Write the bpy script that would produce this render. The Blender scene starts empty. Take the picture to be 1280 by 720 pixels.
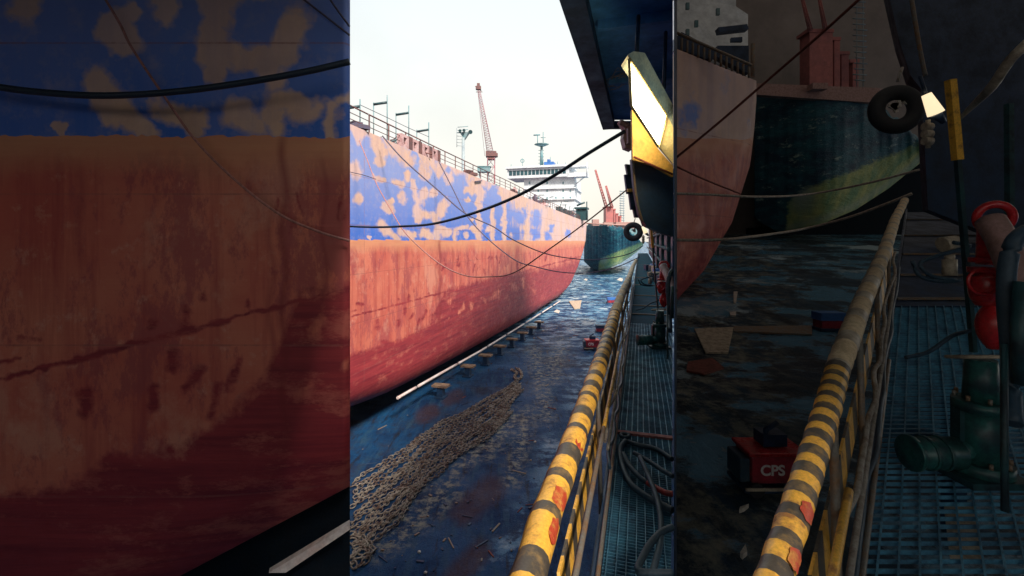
import bpy, bmesh, math, random
import numpy as np
from mathutils import Vector, Matrix
random.seed(7); rng = np.random.RandomState(5)
F = 560.0; HZ = 300.0; H = 12.0          # focal length in px of a 1280 wide frame, horizon row, eye height over the dock floor
SN, CS = 0.2748, 0.9615                  # dock axis relative to the camera
sc = bpy.context.scene
col = sc.collection

# ------------------------------------------------------------------ helpers
def W(px, py, t):
    return Vector(((px-640)/F*t, t, H+(HZ-py)/F*t))
def WZ(px, py, z):                       # on a horizontal plane z (relative to the eye)
    return W(px, py, z*F/(HZ-py))
def AX(s, v, z):                         # dock axis coordinates -> world
    return Vector((s*CS+v*SN, -s*SN+v*CS, H+z))
def hull_t(px): return 14.9/(SN-CS*(px-640)/F)
def P2X(px): return (px-438)*3.168
def P2Y(py): return 360+(py-360)*3.168
def X2P(X): return 438+X/3.168
def Y2P(Y): return 360+(Y-360)/3.168
def B(X, Y, t, k=1.2): return W(X, Y, t/3.168*k)

def tag(o, label=None, cat=None, group=None, kind=None):
    if label: o['label'] = label
    if cat: o['category'] = cat
    if group: o['group'] = group
    if kind: o['kind'] = kind
    return o
def empty(name, loc, label, cat, group=None, rz=0):
    o = bpy.data.objects.new(name, None); col.objects.link(o)
    o.location = loc; o.rotation_euler.z = rz; o.empty_display_size = .2
    bpy.context.view_layer.update()
    return tag(o, label, cat, group)
class MB:
    def __init__(s): s.v=[]; s.f=[]; s.m=[]; s.sm=[]
    def add(s, vs, fs, mi=0, smooth=False):
        n=len(s.v); s.v += [tuple(a) for a in vs]
        s.f += [tuple(i+n for i in f) for f in fs]; s.m += [mi]*len(fs); s.sm += [smooth]*len(fs); return s
    def hexa(s, p, mi=0):                # 8 points: 4 bottom, 4 top
        return s.add(p, [(3,2,1,0),(4,5,6,7),(0,1,5,4),(1,2,6,5),(2,3,7,6),(3,0,4,7)], mi)
    def box(s, c, d, mi=0, R=None):
        x,y,z=[a/2 for a in d]
        p=[Vector(q) for q in [(-x,-y,-z),(x,-y,-z),(x,y,-z),(-x,y,-z),(-x,-y,z),(x,-y,z),(x,y,z),(-x,y,z)]]
        if R is not None: p=[R@q for q in p]
        return s.hexa([q+Vector(c) for q in p], mi)
    def beam(s, a, b, w, h, mi=0, up=Vector((0,0,1))):
        a=Vector(a); b=Vector(b); d=(b-a).normalized()
        if abs(d.dot(up))>.99: up=Vector((0,1,0))
        x=d.cross(up).normalized()*w/2; z=x.cross(d).normalized()*h/2
        return s.hexa([a-x-z,a+x-z,b+x-z,b-x-z,a-x+z,a+x+z,b+x+z,b-x+z], mi)
    def tube(s, pts, r, n=8, mi=0, cap=True, rfun=None, mfun=None):
        pts=[Vector(p) for p in pts]; rings=[]; m=len(pts)
        up=Vector((0,0,1)); base=len(s.v)
        for i,p in enumerate(pts):
            d=(pts[min(i+1,m-1)]-pts[max(i-1,0)]).normalized()
            u=up if abs(d.dot(up))<.95 else Vector((0,1,0))
            x=d.cross(u).normalized(); z=x.cross(d).normalized()
            rr=rfun(i/(m-1)) if rfun else r
            for k in range(n):
                a=2*math.pi*k/n; s.v.append(tuple(p+x*math.cos(a)*rr+z*math.sin(a)*rr))
        for i in range(m-1):
            mm=mfun(i) if mfun else mi
            for k in range(n):
                k2=(k+1)%n
                s.f.append((base+i*n+k,base+i*n+k2,base+(i+1)*n+k2,base+(i+1)*n+k)); s.m.append(mm); s.sm.append(True)
        if cap:
            s.f.append(tuple(base+k for k in range(n))[::-1]); s.m.append(mi); s.sm.append(False)
            s.f.append(tuple(base+(m-1)*n+k for k in range(n))); s.m.append(mi); s.sm.append(False)
        return s
    def cyl(s, a, b, r, n=16, mi=0, r2=None):
        r2=r if r2 is None else r2
        return s.tube([a,b], r, n, mi, True, lambda u:r+(r2-r)*u)
    def ring(s, c, R, r, nrm, N=24, n=8, mi=0):
        nrm=Vector(nrm).normalized(); a=nrm.orthogonal().normalized(); b=nrm.cross(a); c=Vector(c); base=len(s.v)
        for i in range(N):
            u=2*math.pi*i/N; e=a*math.cos(u)+b*math.sin(u)
            for k in range(n):
                w=2*math.pi*k/n; s.v.append(tuple(c+e*(R+r*math.cos(w))+nrm*r*math.sin(w)))
        for i in range(N):
            j=(i+1)%N
            for k in range(n):
                l=(k+1)%n; s.f.append((base+i*n+k,base+j*n+k,base+j*n+l,base+i*n+l)); s.m.append(mi); s.sm.append(True)
        return s
    def prism(s, front, off, mi=0):      # polygon swept by a vector (or per point list)
        n=len(front); offs=off if isinstance(off,list) else [off]*n
        vs=list(front)+[Vector(p)+Vector(o) for p,o in zip(front,offs)]
        return s.add(vs,[tuple(range(n)),tuple(range(2*n-1,n-1,-1))]+[(i,(i+1)%n,n+(i+1)%n,n+i) for i in range(n)][:],mi)
    def build(s, name, mats, parent=None, bevel=0):
        me=bpy.data.meshes.new(name)
        me.from_pydata(s.v,[],s.f)
        mats=mats if isinstance(mats,(list,tuple)) else [mats]
        for m in mats: me.materials.append(m)
        me.polygons.foreach_set('material_index', s.m); me.polygons.foreach_set('use_smooth', s.sm)
        me.update()
        bm=bmesh.new(); bm.from_mesh(me); bmesh.ops.recalc_face_normals(bm, faces=bm.faces); bm.to_mesh(me); bm.free()
        o=bpy.data.objects.new(name, me); col.objects.link(o)
        if parent is not None:
            o.parent=parent
            o.matrix_parent_inverse = parent.matrix_world.inverted() if parent.type=='EMPTY' or True else Matrix()
        if bevel:
            b=o.modifiers.new('b','BEVEL'); b.width=bevel; b.segments=2; b.limit_method='ANGLE'
        return o
def curve(pts, n=10):                    # Catmull-Rom through points
    pts=[Vector(p) for p in pts]; P=[2*pts[0]-pts[1]]+pts+[2*pts[-1]-pts[-2]]; out=[]
    for i in range(1,len(P)-2):
        for k in range(n):
            u=k/n; a,b,c,d=P[i-1],P[i],P[i+1],P[i+2]
            out.append(.5*((2*b)+(c-a)*u+(2*a-5*b+4*c-d)*u*u+(3*b-3*c+d-a)*u**3))
    out.append(pts[-1]); return out

# ------------------------------------------------------------------ materials
def nodes(name):
    m=bpy.data.materials.new(name); m.use_nodes=True; nt=m.node_tree; nt.nodes.clear()
    o=nt.nodes.new('ShaderNodeOutputMaterial'); b=nt.nodes.new('ShaderNodeBsdfPrincipled')
    nt.links.new(b.outputs[0], o.inputs[0]); return m,nt,b
def N(nt,t,**k):
    n=nt.nodes.new(t)
    for a,v in k.items(): setattr(n,a,v)
    return n
def noise(nt, scale, detail=6, rough=.6, vec=None, stretch=None):
    n=N(nt,'ShaderNodeTexNoise'); n.inputs['Scale'].default_value=scale; n.inputs['Detail'].default_value=detail; n.inputs['Roughness'].default_value=rough
    if vec is None:
        g=N(nt,'ShaderNodeNewGeometry'); vec=g.outputs['Position']
    if stretch:
        mp=N(nt,'ShaderNodeMapping'); mp.inputs['Scale'].default_value=stretch
        if len(stretch)==3: pass
        nt.links.new(vec, mp.inputs[0]); vec=mp.outputs[0]
    nt.links.new(vec,n.inputs['Vector']); return n.outputs['Fac']
def ramp(nt, fac, stops):
    r=N(nt,'ShaderNodeValToRGB'); e=r.color_ramp.elements
    while len(e)>1: e.remove(e[-1])
    for i,(p,c) in enumerate(stops):
        if not isinstance(c,(tuple,list)): c=(c,c,c)
        el=e[0] if i==0 else e.new(p)
        el.position=p; el.color=(*c,1)
    nt.links.new(fac,r.inputs[0]); return r.outputs[0]
def mix(nt, fac, a, b, mode='MIX'):
    m=N(nt,'ShaderNodeMix',data_type='RGBA',blend_type=mode)
    for i,x in ((0,fac),(6,a),(7,b)):
        if isinstance(x,(int,float)): m.inputs[i].default_value=x
        elif isinstance(x,(tuple,list)): m.inputs[i].default_value=(*x,1)
        else: nt.links.new(x,m.inputs[i])
    return m.outputs[2]
def mth(nt, op, a, b=0.0, clamp=False):
    m=N(nt,'ShaderNodeMath',operation=op,use_clamp=clamp)
    for i,x in enumerate((a,b)):
        if isinstance(x,(int,float)): m.inputs[i].default_value=x
        else: nt.links.new(x,m.inputs[i])
    return m.outputs[0]
def bump(nt, b, h, strength=.4, dist=.02):
    n=N(nt,'ShaderNodeBump'); n.inputs['Strength'].default_value=strength; n.inputs['Distance'].default_value=dist
    nt.links.new(h,n.inputs['Height']); nt.links.new(n.outputs[0], b.inputs['Normal'])
def attr(nt,name):
    a=N(nt,'ShaderNodeAttribute',attribute_name=name); return a.outputs['Fac']
def grimy(name, c, c2=None, scale=3, lo=.42, hi=.62, rough=.55, metal=0, bmp=.25, fine=1.0, dist=.01, spec=.5):
    m,nt,b=nodes(name)
    c2=c2 or tuple(x*.45 for x in c)
    n1=noise(nt,scale,8,.65); n2=noise(nt,scale*7*fine,5,.7)
    base=mix(nt, ramp(nt,n1,[(lo,0.0),(hi,1.0)]), c, c2)
    base=mix(nt, .55, base, ramp(nt,n2,[(.3,.55),(.7,1.35)]), 'MULTIPLY')
    nt.links.new(base,b.inputs['Base Color'])
    nt.links.new(ramp(nt,n1,[(.3,max(.05,rough-.15)),(.7,min(1,rough+.2))]), b.inputs['Roughness'])
    b.inputs['Metallic'].default_value=metal; b.inputs['Specular IOR Level'].default_value=spec
    bump(nt,b,n2,bmp,dist); return m
M={}
M['canopy']=grimy('canopy_steel',(.07,.28,.66),(.04,.16,.40),1.2,rough=.6)  # blue tint of shade put into the canopy colour, lifted for weak bounce
M['dark']=grimy('dark_steel',(.014,.045,.11),(.012,.028,.06),3,rough=.5)
M['teal']=grimy('teal_steel',(.02,.08,.09),(.015,.03,.04),5,rough=.45)
M['grate']=grimy('galvanised_grating',(.11,.35,.52),(.07,.18,.28),6,rough=.45,metal=.1)  # bars carry the same blue tint of shade in their colour
M['yellow']=grimy('worn_yellow_paint',(.86,.46,.06),(.38,.17,.05),14,.52,.66,rough=.45,bmp=.35,dist=.002)
M['black']=grimy('worn_black_paint',(.075,.062,.048),(.30,.19,.07),16,.50,.72,rough=.5,dist=.002)
M['redsplash']=grimy('red_paint_splash',(.5,.07,.03),(.62,.34,.07),20,.5,.7,rough=.4,dist=.002)
M['wrap']=grimy('tan_wrapping',(.82,.64,.40),(.60,.44,.26),22,rough=.8,dist=.003)
M['greypole']=grimy('scuffed_grey_pole',(.18,.17,.15),(.25,.14,.07),9,rough=.5,dist=.002)
M['rubber']=grimy('black_rubber',(.022,.058,.095),(.05,.085,.12),9,rough=.5,dist=.003)
M['redhose']=grimy('red_hose_cover',(.45,.06,.06),(.1,.04,.05),14,rough=.5,dist=.003)
M['cable']=grimy('black_cable',(.012,.028,.05),(.02,.03,.05),9,rough=.5,dist=.002)
M['ropepink']=grimy('faded_pink_rope',(.45,.2,.18),(.3,.14,.12),12,rough=.9,dist=.002)
M['ropedark']=grimy('dark_blue_wire',(.08,.08,.14),(.1,.06,.07),12,rough=.7,dist=.002)
M['rust']=grimy('rusty_wire',(.22,.05,.035),(.12,.04,.03),12,rough=.8,dist=.002)
M['ropepale']=grimy('pale_mooring_rope',(.42,.38,.33),(.25,.2,.16),14,rough=.9,dist=.003)
M['chain']=grimy('rusty_chain',(.32,.28,.23),(.12,.07,.055),3,rough=.7,metal=.3,dist=.006)
M['white']=grimy('white_ship_paint',(.74,.78,.80),(.6,.64,.68),.4,rough=.5)
M['glass']=grimy('dark_bridge_glass',(.02,.06,.08),(.03,.1,.12),.5,rough=.15)
M['tealdeck']=grimy('teal_fittings',(.10,.24,.27),(.2,.28,.3),.8,rough=.5)
M['railrust']=grimy('rusty_railing',(.20,.08,.07),(.1,.07,.08),1.5,rough=.7)
M['bluebox']=grimy('blue_paint',(.05,.18,.5),(.04,.1,.3),1,rough=.4)
M['cranered']=grimy('crane_red',(.45,.14,.13),(.32,.12,.12),.5,rough=.5)
M['towerred']=grimy('faded_crane_lattice',(.32,.10,.12),(.2,.12,.16),.3,rough=.6)
M['towergrey']=grimy('grey_tower',(.3,.36,.38),(.2,.25,.3),.3,rough=.6)
M['wood']=grimy('timber_block',(.30,.19,.12),(.13,.08,.06),2,rough=.85)
M['strip']=grimy('pale_keel_paint',(.75,.68,.66),(.6,.42,.38),1,rough=.5)
M['red']=grimy('gloss_red_paint',(.55,.025,.03),(.3,.02,.03),9,.55,.75,rough=.25,dist=.002)
M['dullred']=grimy('dull_red_paint',(.40,.03,.05),(.15,.02,.03),3,rough=.4)
M['pinkpipe']=grimy('faded_pink_pipe',(.42,.25,.23),(.3,.17,.14),9,rough=.5,dist=.002)
M['pumpgreen']=grimy('green_pump_paint',(.03,.14,.13),(.02,.05,.06),8,rough=.35,dist=.002)
M['fairpink']=grimy('chalky_pink_paint',(.62,.42,.42),(.4,.22,.22),2,rough=.7)
M['weed']=grimy('dark_weedy_teal',(.006,.045,.08),(.01,.08,.11),.5,rough=.8,spec=.1)
M['pitch']=grimy('black_underhull_shade',(.006,.012,.02),(.01,.014,.02),3,rough=.9,spec=.1)  # black put in where shade lies under the hulls
M['rimglow']=grimy('yellow_lens_glow',(.80,.64,.30),(.7,.5,.2),6,rough=.4)  # yellow glow round the lens edge put into the colour
M['cream']=grimy('cream_paint',(.55,.46,.34),(.3,.24,.18),9,rough=.5,dist=.002)
M['tyre']=grimy('tyre_rubber',(.018,.02,.024),(.03,.03,.035),9,rough=.75,dist=.004)
M['housing']=grimy('grey_lamp_housing',(.62,.62,.46),(.4,.45,.38),6,rough=.5,dist=.002)
M['ochreglow']=grimy('ochre_and_lamp_glow',(.82,.48,.11),(.45,.24,.08),5,.55,.75,rough=.55,dist=.003)  # ochre; on the lamp plate it is the floodlight's warm glow painted in
M['shed']=grimy('dim_sky_taupe',(.24,.20,.18),(.18,.155,.14),.05,rough=.8)  # tone of dimmed sky put into the backdrop wall
M['shadeboards']=grimy('dark_shade_boards',(.05,.05,.05),(.03,.03,.035),.3,rough=.9)  # for the unseen roofs and walls added to block light
M['pinkbeam']=grimy('primer_pink_beam',(.42,.15,.14),(.2,.08,.08),8,rough=.7,dist=.003)
M['whitepaper']=grimy('pale_rag',(.6,.56,.5),(.4,.36,.33),6,rough=.9)
def emis(name,c,s):
    m,nt,b=nodes(name); b.inputs['Base Color'].default_value=(*c,1); b.inputs['Emission Color'].default_value=(*c,1); b.inputs['Emission Strength'].default_value=s; return m
M['lamp']=emis('lit_lamp_lens',(1,.84,.5),9)
M['bulb']=emis('lit_bulb',(1,.8,.5),.5)

m_,nt_,b_=nodes('dim_light_roof_sheet'); tr=N(nt_,'ShaderNodeBsdfTranslucent'); nf_=noise(nt_,.3,4,.6)
nt_.links.new(ramp(nt_,nf_,[(.3,(.040,.037,.034)),(.7,(.055,.051,.047))]),tr.inputs[0]); nt_.nodes.remove(b_); nt_.links.new(tr.outputs[0],[n for n in nt_.nodes if n.type=='OUTPUT_MATERIAL'][0].inputs[0]); M['dimlight']=m_  # unseen added roof sheet, passes a little diffuse light into the slip
def hull_material(name):
    m,nt,b=nodes(name)
    pa,dk,be,fa,st=[attr(nt,a) for a in ('patch','dark','below','fade','streak')]
    g=N(nt,'ShaderNodeNewGeometry'); pos=g.outputs['Position']
    nb=noise(nt,.45,8,.65); nf=noise(nt,2.6,7,.7); nv=noise(nt,1.1,6,.65,stretch=(1.6,1.6,.10)); nh=noise(nt,1.0,6,.7,stretch=(.25,.25,5.0))
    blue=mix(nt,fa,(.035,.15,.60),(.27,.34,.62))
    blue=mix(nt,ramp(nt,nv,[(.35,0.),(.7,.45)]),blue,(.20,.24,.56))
    blue=mix(nt,ramp(nt,nf,[(.5,0.),(.8,.5)]),blue,(.5,.42,.47))
    beige=mix(nt,ramp(nt,nf,[(.35,0.),(.65,1.)]),(.70,.46,.34),(.60,.38,.30))
    beige=mix(nt,ramp(nt,noise(nt,.28,5,.6),[(.4,0.),(.62,.75)]),beige,(.66,.47,.46))
    beige=mix(nt,ramp(nt,nv,[(.45,0.),(.75,.6)]),beige,(.42,.30,.36))
    pe=mth(nt,'ADD',mth(nt,'MULTIPLY',pa,ramp(nt,noise(nt,.7,6,.6),[(.36,.62),(.6,1.1)])),mth(nt,'MULTIPLY',mth(nt,'SUBTRACT',nf,.5),.55))
    pm=ramp(nt,pe,[(.28,0.),(.66,1.)])
    top=mix(nt,pm,blue,beige)
    # below the waterline
    org=mix(nt,ramp(nt,nh,[(.3,0.),(.7,1.)]),(.68,.31,.17),(.62,.24,.14))
    sal=mix(nt,ramp(nt,nb,[(.35,0.),(.65,1.)]),(.64,.20,.13),(.54,.115,.085))
    sal=mix(nt,ramp(nt,nv,[(.5,0.),(.66,.75)]),sal,(.36,.05,.05))
    sal=mix(nt,ramp(nt,nf,[(.56,0.),(.68,.5)]),sal,(.66,.34,.26))
    sal=mix(nt,ramp(nt,noise(nt,.8,9,.8,stretch=(1,1,.45)),[(.50,0.),(.56,.75)]),sal,(.36,.075,.08))
    sal=mix(nt,ramp(nt,noise(nt,.35,9,.7,stretch=(1,1,.8)),[(.55,0.),(.62,.5)]),sal,(.66,.31,.22))
    red=mix(nt,ramp(nt,nh,[(.35,0.),(.65,1.)]),(.36,.045,.052),(.20,.022,.035))
    red=mix(nt,ramp(nt,noise(nt,.9,9,.8,stretch=(.6,.6,1.6)),[(.53,0.),(.62,.7)]),red,(.48,.13,.10))
    bb=mth(nt,'ADD',be,mth(nt,'MULTIPLY',mth(nt,'SUBTRACT',nb,.5),.5))
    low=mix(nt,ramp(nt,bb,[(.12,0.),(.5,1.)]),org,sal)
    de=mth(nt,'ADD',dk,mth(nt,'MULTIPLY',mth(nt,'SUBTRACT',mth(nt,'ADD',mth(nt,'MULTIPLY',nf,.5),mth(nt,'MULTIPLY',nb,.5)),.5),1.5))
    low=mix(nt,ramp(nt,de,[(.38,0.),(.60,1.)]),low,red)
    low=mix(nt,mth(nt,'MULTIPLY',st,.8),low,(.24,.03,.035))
    isb=ramp(nt,attr(nt,'water'),[(.48,0.),(.52,1.)])
    c=mix(nt,isb,top,low)
    nt.links.new(c,b.inputs['Base Color'])
    nt.links.new(ramp(nt,nf,[(.3,.38),(.7,.7)]),b.inputs['Roughness'])
    b.inputs['Specular IOR Level'].default_value=.35
    sp=N(nt,'ShaderNodeSeparateXYZ'); nt.links.new(pos,sp.inputs[0])
    al=mth(nt,'ADD',mth(nt,'MULTIPLY',sp.outputs[0],SN),mth(nt,'MULTIPLY',sp.outputs[1],CS))
    sv=mth(nt,'LESS_THAN',mth(nt,'FRACT',mth(nt,'DIVIDE',al,7.3)),.006); sh=mth(nt,'LESS_THAN',mth(nt,'FRACT',mth(nt,'DIVIDE',mth(nt,'ADD',sp.outputs[2],.7),2.7)),.013)
    seam=mth(nt,'MAXIMUM',sv,sh); seamc=mth(nt,'MULTIPLY',seam,ramp(nt,nf,[(.4,.1),(.6,.6)]))
    nt.links.new(mix(nt,seamc,c,(.30,.10,.09)),b.inputs['Base Color'])
    dent=noise(nt,.33,3,.4)
    bump(nt,b,mth(nt,'ADD',mth(nt,'ADD',mth(nt,'MULTIPLY',nh,.35),mth(nt,'MULTIPLY',dent,2.0)),mth(nt,'MULTIPLY',seam,-.6)),.5,.05)
    return m
M['hull']=hull_material('blue_over_red_hull_paint')

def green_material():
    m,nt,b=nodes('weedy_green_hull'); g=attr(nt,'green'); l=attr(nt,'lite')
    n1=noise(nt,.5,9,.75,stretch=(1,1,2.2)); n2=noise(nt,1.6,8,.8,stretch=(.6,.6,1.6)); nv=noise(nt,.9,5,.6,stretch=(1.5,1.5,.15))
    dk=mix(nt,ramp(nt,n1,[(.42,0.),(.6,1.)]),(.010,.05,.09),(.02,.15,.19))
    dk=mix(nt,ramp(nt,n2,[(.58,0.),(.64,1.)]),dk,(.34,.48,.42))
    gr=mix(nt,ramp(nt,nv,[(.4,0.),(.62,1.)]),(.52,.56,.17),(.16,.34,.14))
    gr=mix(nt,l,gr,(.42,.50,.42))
    e=mth(nt,'ADD',g,mth(nt,'MULTIPLY',mth(nt,'SUBTRACT',n2,.5),.9))
    c=mix(nt,ramp(nt,e,[(.4,0.),(.6,1.)]),dk,gr)
    nt.links.new(c,b.inputs['Base Color']); b.inputs['Roughness'].default_value=.45
    bump(nt,b,n2,.8,.25); return m
M['green']=green_material()

def floor_material(name, base1, base2, wetmin=.12):
    m,nt,b=nodes(name)
    si,ru,we=[attr(nt,a) for a in ('silt','rusty','wet')]
    n1=noise(nt,.22,9,.7); n2=noise(nt,2.2,8,.75); n3=noise(nt,9,6,.7); ns=noise(nt,.55,8,.7,stretch=(.8,1.1,1))
    c=mix(nt,ramp(nt,n1,[(.38,0.),(.62,1.)]),base1,base2)
    ax=noise(nt,1.0,9,.75,stretch=(2.2,.35,1)); c=mix(nt,ramp(nt,ax,[(.50,0.),(.62,.8)]),c,(.022,.07,.13))
    c=mix(nt,ramp(nt,ax,[(.36,.85),(.46,0.)]),c,(.012,.012,.018))
    mud=noise(nt,.13,9,.75); c=mix(nt,ramp(nt,mud,[(.50,0.),(.60,.65)]),c,(.028,.024,.034))
    c=mix(nt,mth(nt,'MULTIPLY',ru,ramp(nt,n2,[(.3,.5),(.7,1.)])),c,(.05,.025,.035))
    se=mth(nt,'MULTIPLY',mth(nt,'MULTIPLY',si,1.5),ramp(nt,n2,[(.47,0.),(.64,1.)]))
    c=mix(nt,se,c,(.24,.24,.20))
    c=mix(nt,mth(nt,'MULTIPLY',we,ramp(nt,ns,[(.50,0.),(.55,.95)])),c,(.12,.30,.46))  # blue sky reflection of the puddles put into the base colour
    c=mix(nt,mth(nt,'MULTIPLY',we,ramp(nt,n1,[(.56,0.),(.60,1.)])),c,(.34,.44,.50))  # pale glints on wet ground, also painted in
    c=mix(nt,ramp(nt,n3,[(.60,0.),(.70,.30)]),c,(.08,.13,.18))
    c=mix(nt,ramp(nt,n3,[(.76,0.),(.79,.9)]),c,(.6,.55,.5))
    nt.links.new(c,b.inputs['Base Color'])
    r=ramp(nt,ns,[(.40,.85),(.50,.5),(.56,wetmin)])
    nt.links.new(mix(nt,we,ramp(nt,n1,[(.4,.8),(.6,.5)]),r),b.inputs['Roughness'])
    b.inputs['Specular IOR Level'].default_value=.22
    bump(nt,b,mth(nt,'ADD',mth(nt,'ADD',n2,ax),mth(nt,'MULTIPLY',n3,.4)),.7,.16); return m
M['floor']=floor_material('wet_dock_floor',(.003,.026,.085),(.008,.07,.18))  # dark floor blues include the tint of shade
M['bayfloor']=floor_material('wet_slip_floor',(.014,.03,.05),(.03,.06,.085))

# ------------------------------------------------------------------ painted marks (in photo pixels of the wall they are on)
def blobs(px,py,lst,soft=.35):
    m=np.zeros_like(px)
    for (x1,y1,x2,y2,r) in lst:
        dx,dy=x2-x1,y2-y1; L=dx*dx+dy*dy+1e-6
        u=np.clip(((px-x1)*dx+(py-y1)*dy)/L,0,1)
        d=np.hypot(px-x1-u*dx,py-y1-u*dy)
        m=np.maximum(m,np.clip((r*(1+soft)-d)/(2*soft*r),0,1))
    return m
PATCH=[(443,211,446,215,9),(474,201,476,203,6),(467,221,480,226,4),(491,226,503,231,4),(448,246,448,250,6),(481,257,487,263,6),(484,253,489,252,4),
 (503,244,503,253,5),(509,217,509,225,3.5),(517,228,521,255,4),(531,205,532,219,7),(530,240,524,253,6),(541,240,543,242,5),(557,253,549,267,6),
 (521,258,523,275,5.5),(523,268,542,270,5),(541,270,547,277,5),(476,279,484,289,6),(484,289,497,299,4.5),(501,289,517,294,4.5),(512,292,515,299,4),
 (530,291,539,295,6),(548,286,560,290,6),(545,292,548,297,5),(569,288,569,300,3.5),(572,285,583,283,3),(461,297,461,300,2),(584,251,585,251,3),
 (597,226,599,300,4),(602,240,602,246,5),(585,237,591,239,5),(590,286,592,288,4),(582,293,583,294,3),(588,274,589,274,2),(616,262,616,298,3.5),(611,286,613,287,4),
 (630,245,630,300,3),(627,240,629,243,5),(640,294,641,295,3),(560,220,563,226,6),(600,215,640,238,6),(575,205,590,215,6),(495,180,510,200,9),(470,180,478,190,8)]
BLUE2=[(644,292,646,296,7),(648,270,650,276,6),(668,290,669,296,5),(670,268,670,278,6),(709,290,709,294,3),(690,282,690,288,2.5),(656,262,656,270,3),(684,292,685,297,3)]
rr_=random.Random(4)
SPOT=[(x,y,x+rr_.uniform(-2,2),y+rr_.uniform(2,9),rr_.uniform(.8,2.0)) for x,y in [(rr_.uniform(545,715),rr_.uniform(316,344)) for _ in range(46)]]+[(446,380,455,381,3.5),(498,374,498,375,2.5),(511,369,511,374,3),(518,362,518,364,2.5),(536,366,536,368,2.2),(472,402,472,409,4.5),(498,400,498,407,3.5),
 (507,386,506,392,3),(517,392,511,400,3),(525,398,520,412,3.5),(533,388,528,400,3),(541,395,537,408,4),(480,428,490,430,5),(505,424,515,426,4),(446,388,438,390,2)]
def smooth(a,b,x): u=np.clip((x-a)/(b-a),0,1); return u*u*(3-2*u)
def vnoise(x,y,seed):
    r=np.random.RandomState(seed); n=64; g=r.rand(n,n)*2-1
    xi=np.floor(x).astype(int); yi=np.floor(y).astype(int); fx_=x-xi; fy_=y-yi; fx_=fx_*fx_*(3-2*fx_); fy_=fy_*fy_*(3-2*fy_)
    a=g[xi%n,yi%n];b=g[(xi+1)%n,yi%n];c=g[xi%n,(yi+1)%n];d=g[(xi+1)%n,(yi+1)%n]
    return (a*(1-fx_)+b*fx_)*(1-fy_)+(c*(1-fx_)+d*fx_)*fy_
def hull_marks(px,py,zdeck_y):
    wx=px+1.8*vnoise(px/5,py/5,1)+1.0*vnoise(px/2.2,py/2.2,2)+.5*vnoise(px/.9,py/.9,7); wy=py+1.8*vnoise(px/5,py/5,3)+1.0*vnoise(px/2.2,py/2.2,4)+.5*vnoise(px/.9,py/.9,8)
    r=np.random.RandomState(3)
    patch=blobs(wx,wy,PATCH,.7)
    band=np.clip((16+7*np.sin(px*.13)+5*np.sin(px*.31+1)-(py-zdeck_y))/10,0,1)*(px>436)
    patch=np.maximum(patch,band*.8)
    far=smooth(628,652,px)
    patch=patch*(1-far)+far*(1-blobs(wx+1.5*vnoise(px/1.5,py/8,9),wy,BLUE2,.9)*.9)*.9
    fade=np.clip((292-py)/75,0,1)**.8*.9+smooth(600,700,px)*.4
    water=smooth(299.3,300.3,py+.35*np.sin(px*.12)+.5*vnoise(px/2,py*0,6)-.004*(px-438))
    below=np.clip((py-300)/(24+10*smooth(640,735,px)*-1),0,1.4)*.7
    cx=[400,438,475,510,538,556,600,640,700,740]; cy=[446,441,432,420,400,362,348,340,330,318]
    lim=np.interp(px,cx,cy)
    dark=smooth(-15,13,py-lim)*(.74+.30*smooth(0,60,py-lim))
    dark=dark*(1-.5*blobs(wx,wy,[(562,380,566,372,3),(575,392,580,380,3),(590,378,588,388,3),(603,372,606,380,3),(622,365,618,372,4),(640,356,646,362,4),(655,350,656,358,3),(664,360,668,366,3),(612,395,606,398,2),(560,398,556,404,3)],.9))
    dark=np.maximum(dark,blobs(wx*.5+px*.5,wy*.5+py*.5,SPOT,.95)*.62)
    weld=398-(px-438)*.262                       # plate seam parallel to the axis
    w=np.clip(1-np.abs(py-weld+2+.8*vnoise(px/3,py/3,5))/3.2,0,1)*smooth(438,450,px+12)*.68
    w=np.maximum(w,np.clip(1-np.abs(py-(353-(px-438)*.10))/1.2,0,1)*.25)
    streak=np.zeros_like(px)
    for x,y0,y1,ww,s in [(550,300,420,2.6,.8),(545,330,400,2,.5),(469.5,312,352,3,.35),(499,318,326,2,.4),(515,312,326,2,.4),(566,310,380,1.5,.5),(585,330,420,2,.35),(612,315,400,2,.4),(640,325,400,2.5,.4),(665,320,380,2,.3),(530,340,350,2,.3),(575,330,360,2.6,.4),(596,325,350,2,.4)]:
        streak=np.maximum(streak,s*np.clip(1-np.abs(px-x-np.sin(py*.2))/ww,0,1)*smooth(y0-6,y0+6,py)*(1-smooth(y1-8,y1+8,py)))
    dark=np.maximum(dark,w)
    return dict(patch=patch,fade=np.clip(fade,0,1),water=water,below=below,dark=dark,streak=streak)

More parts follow.
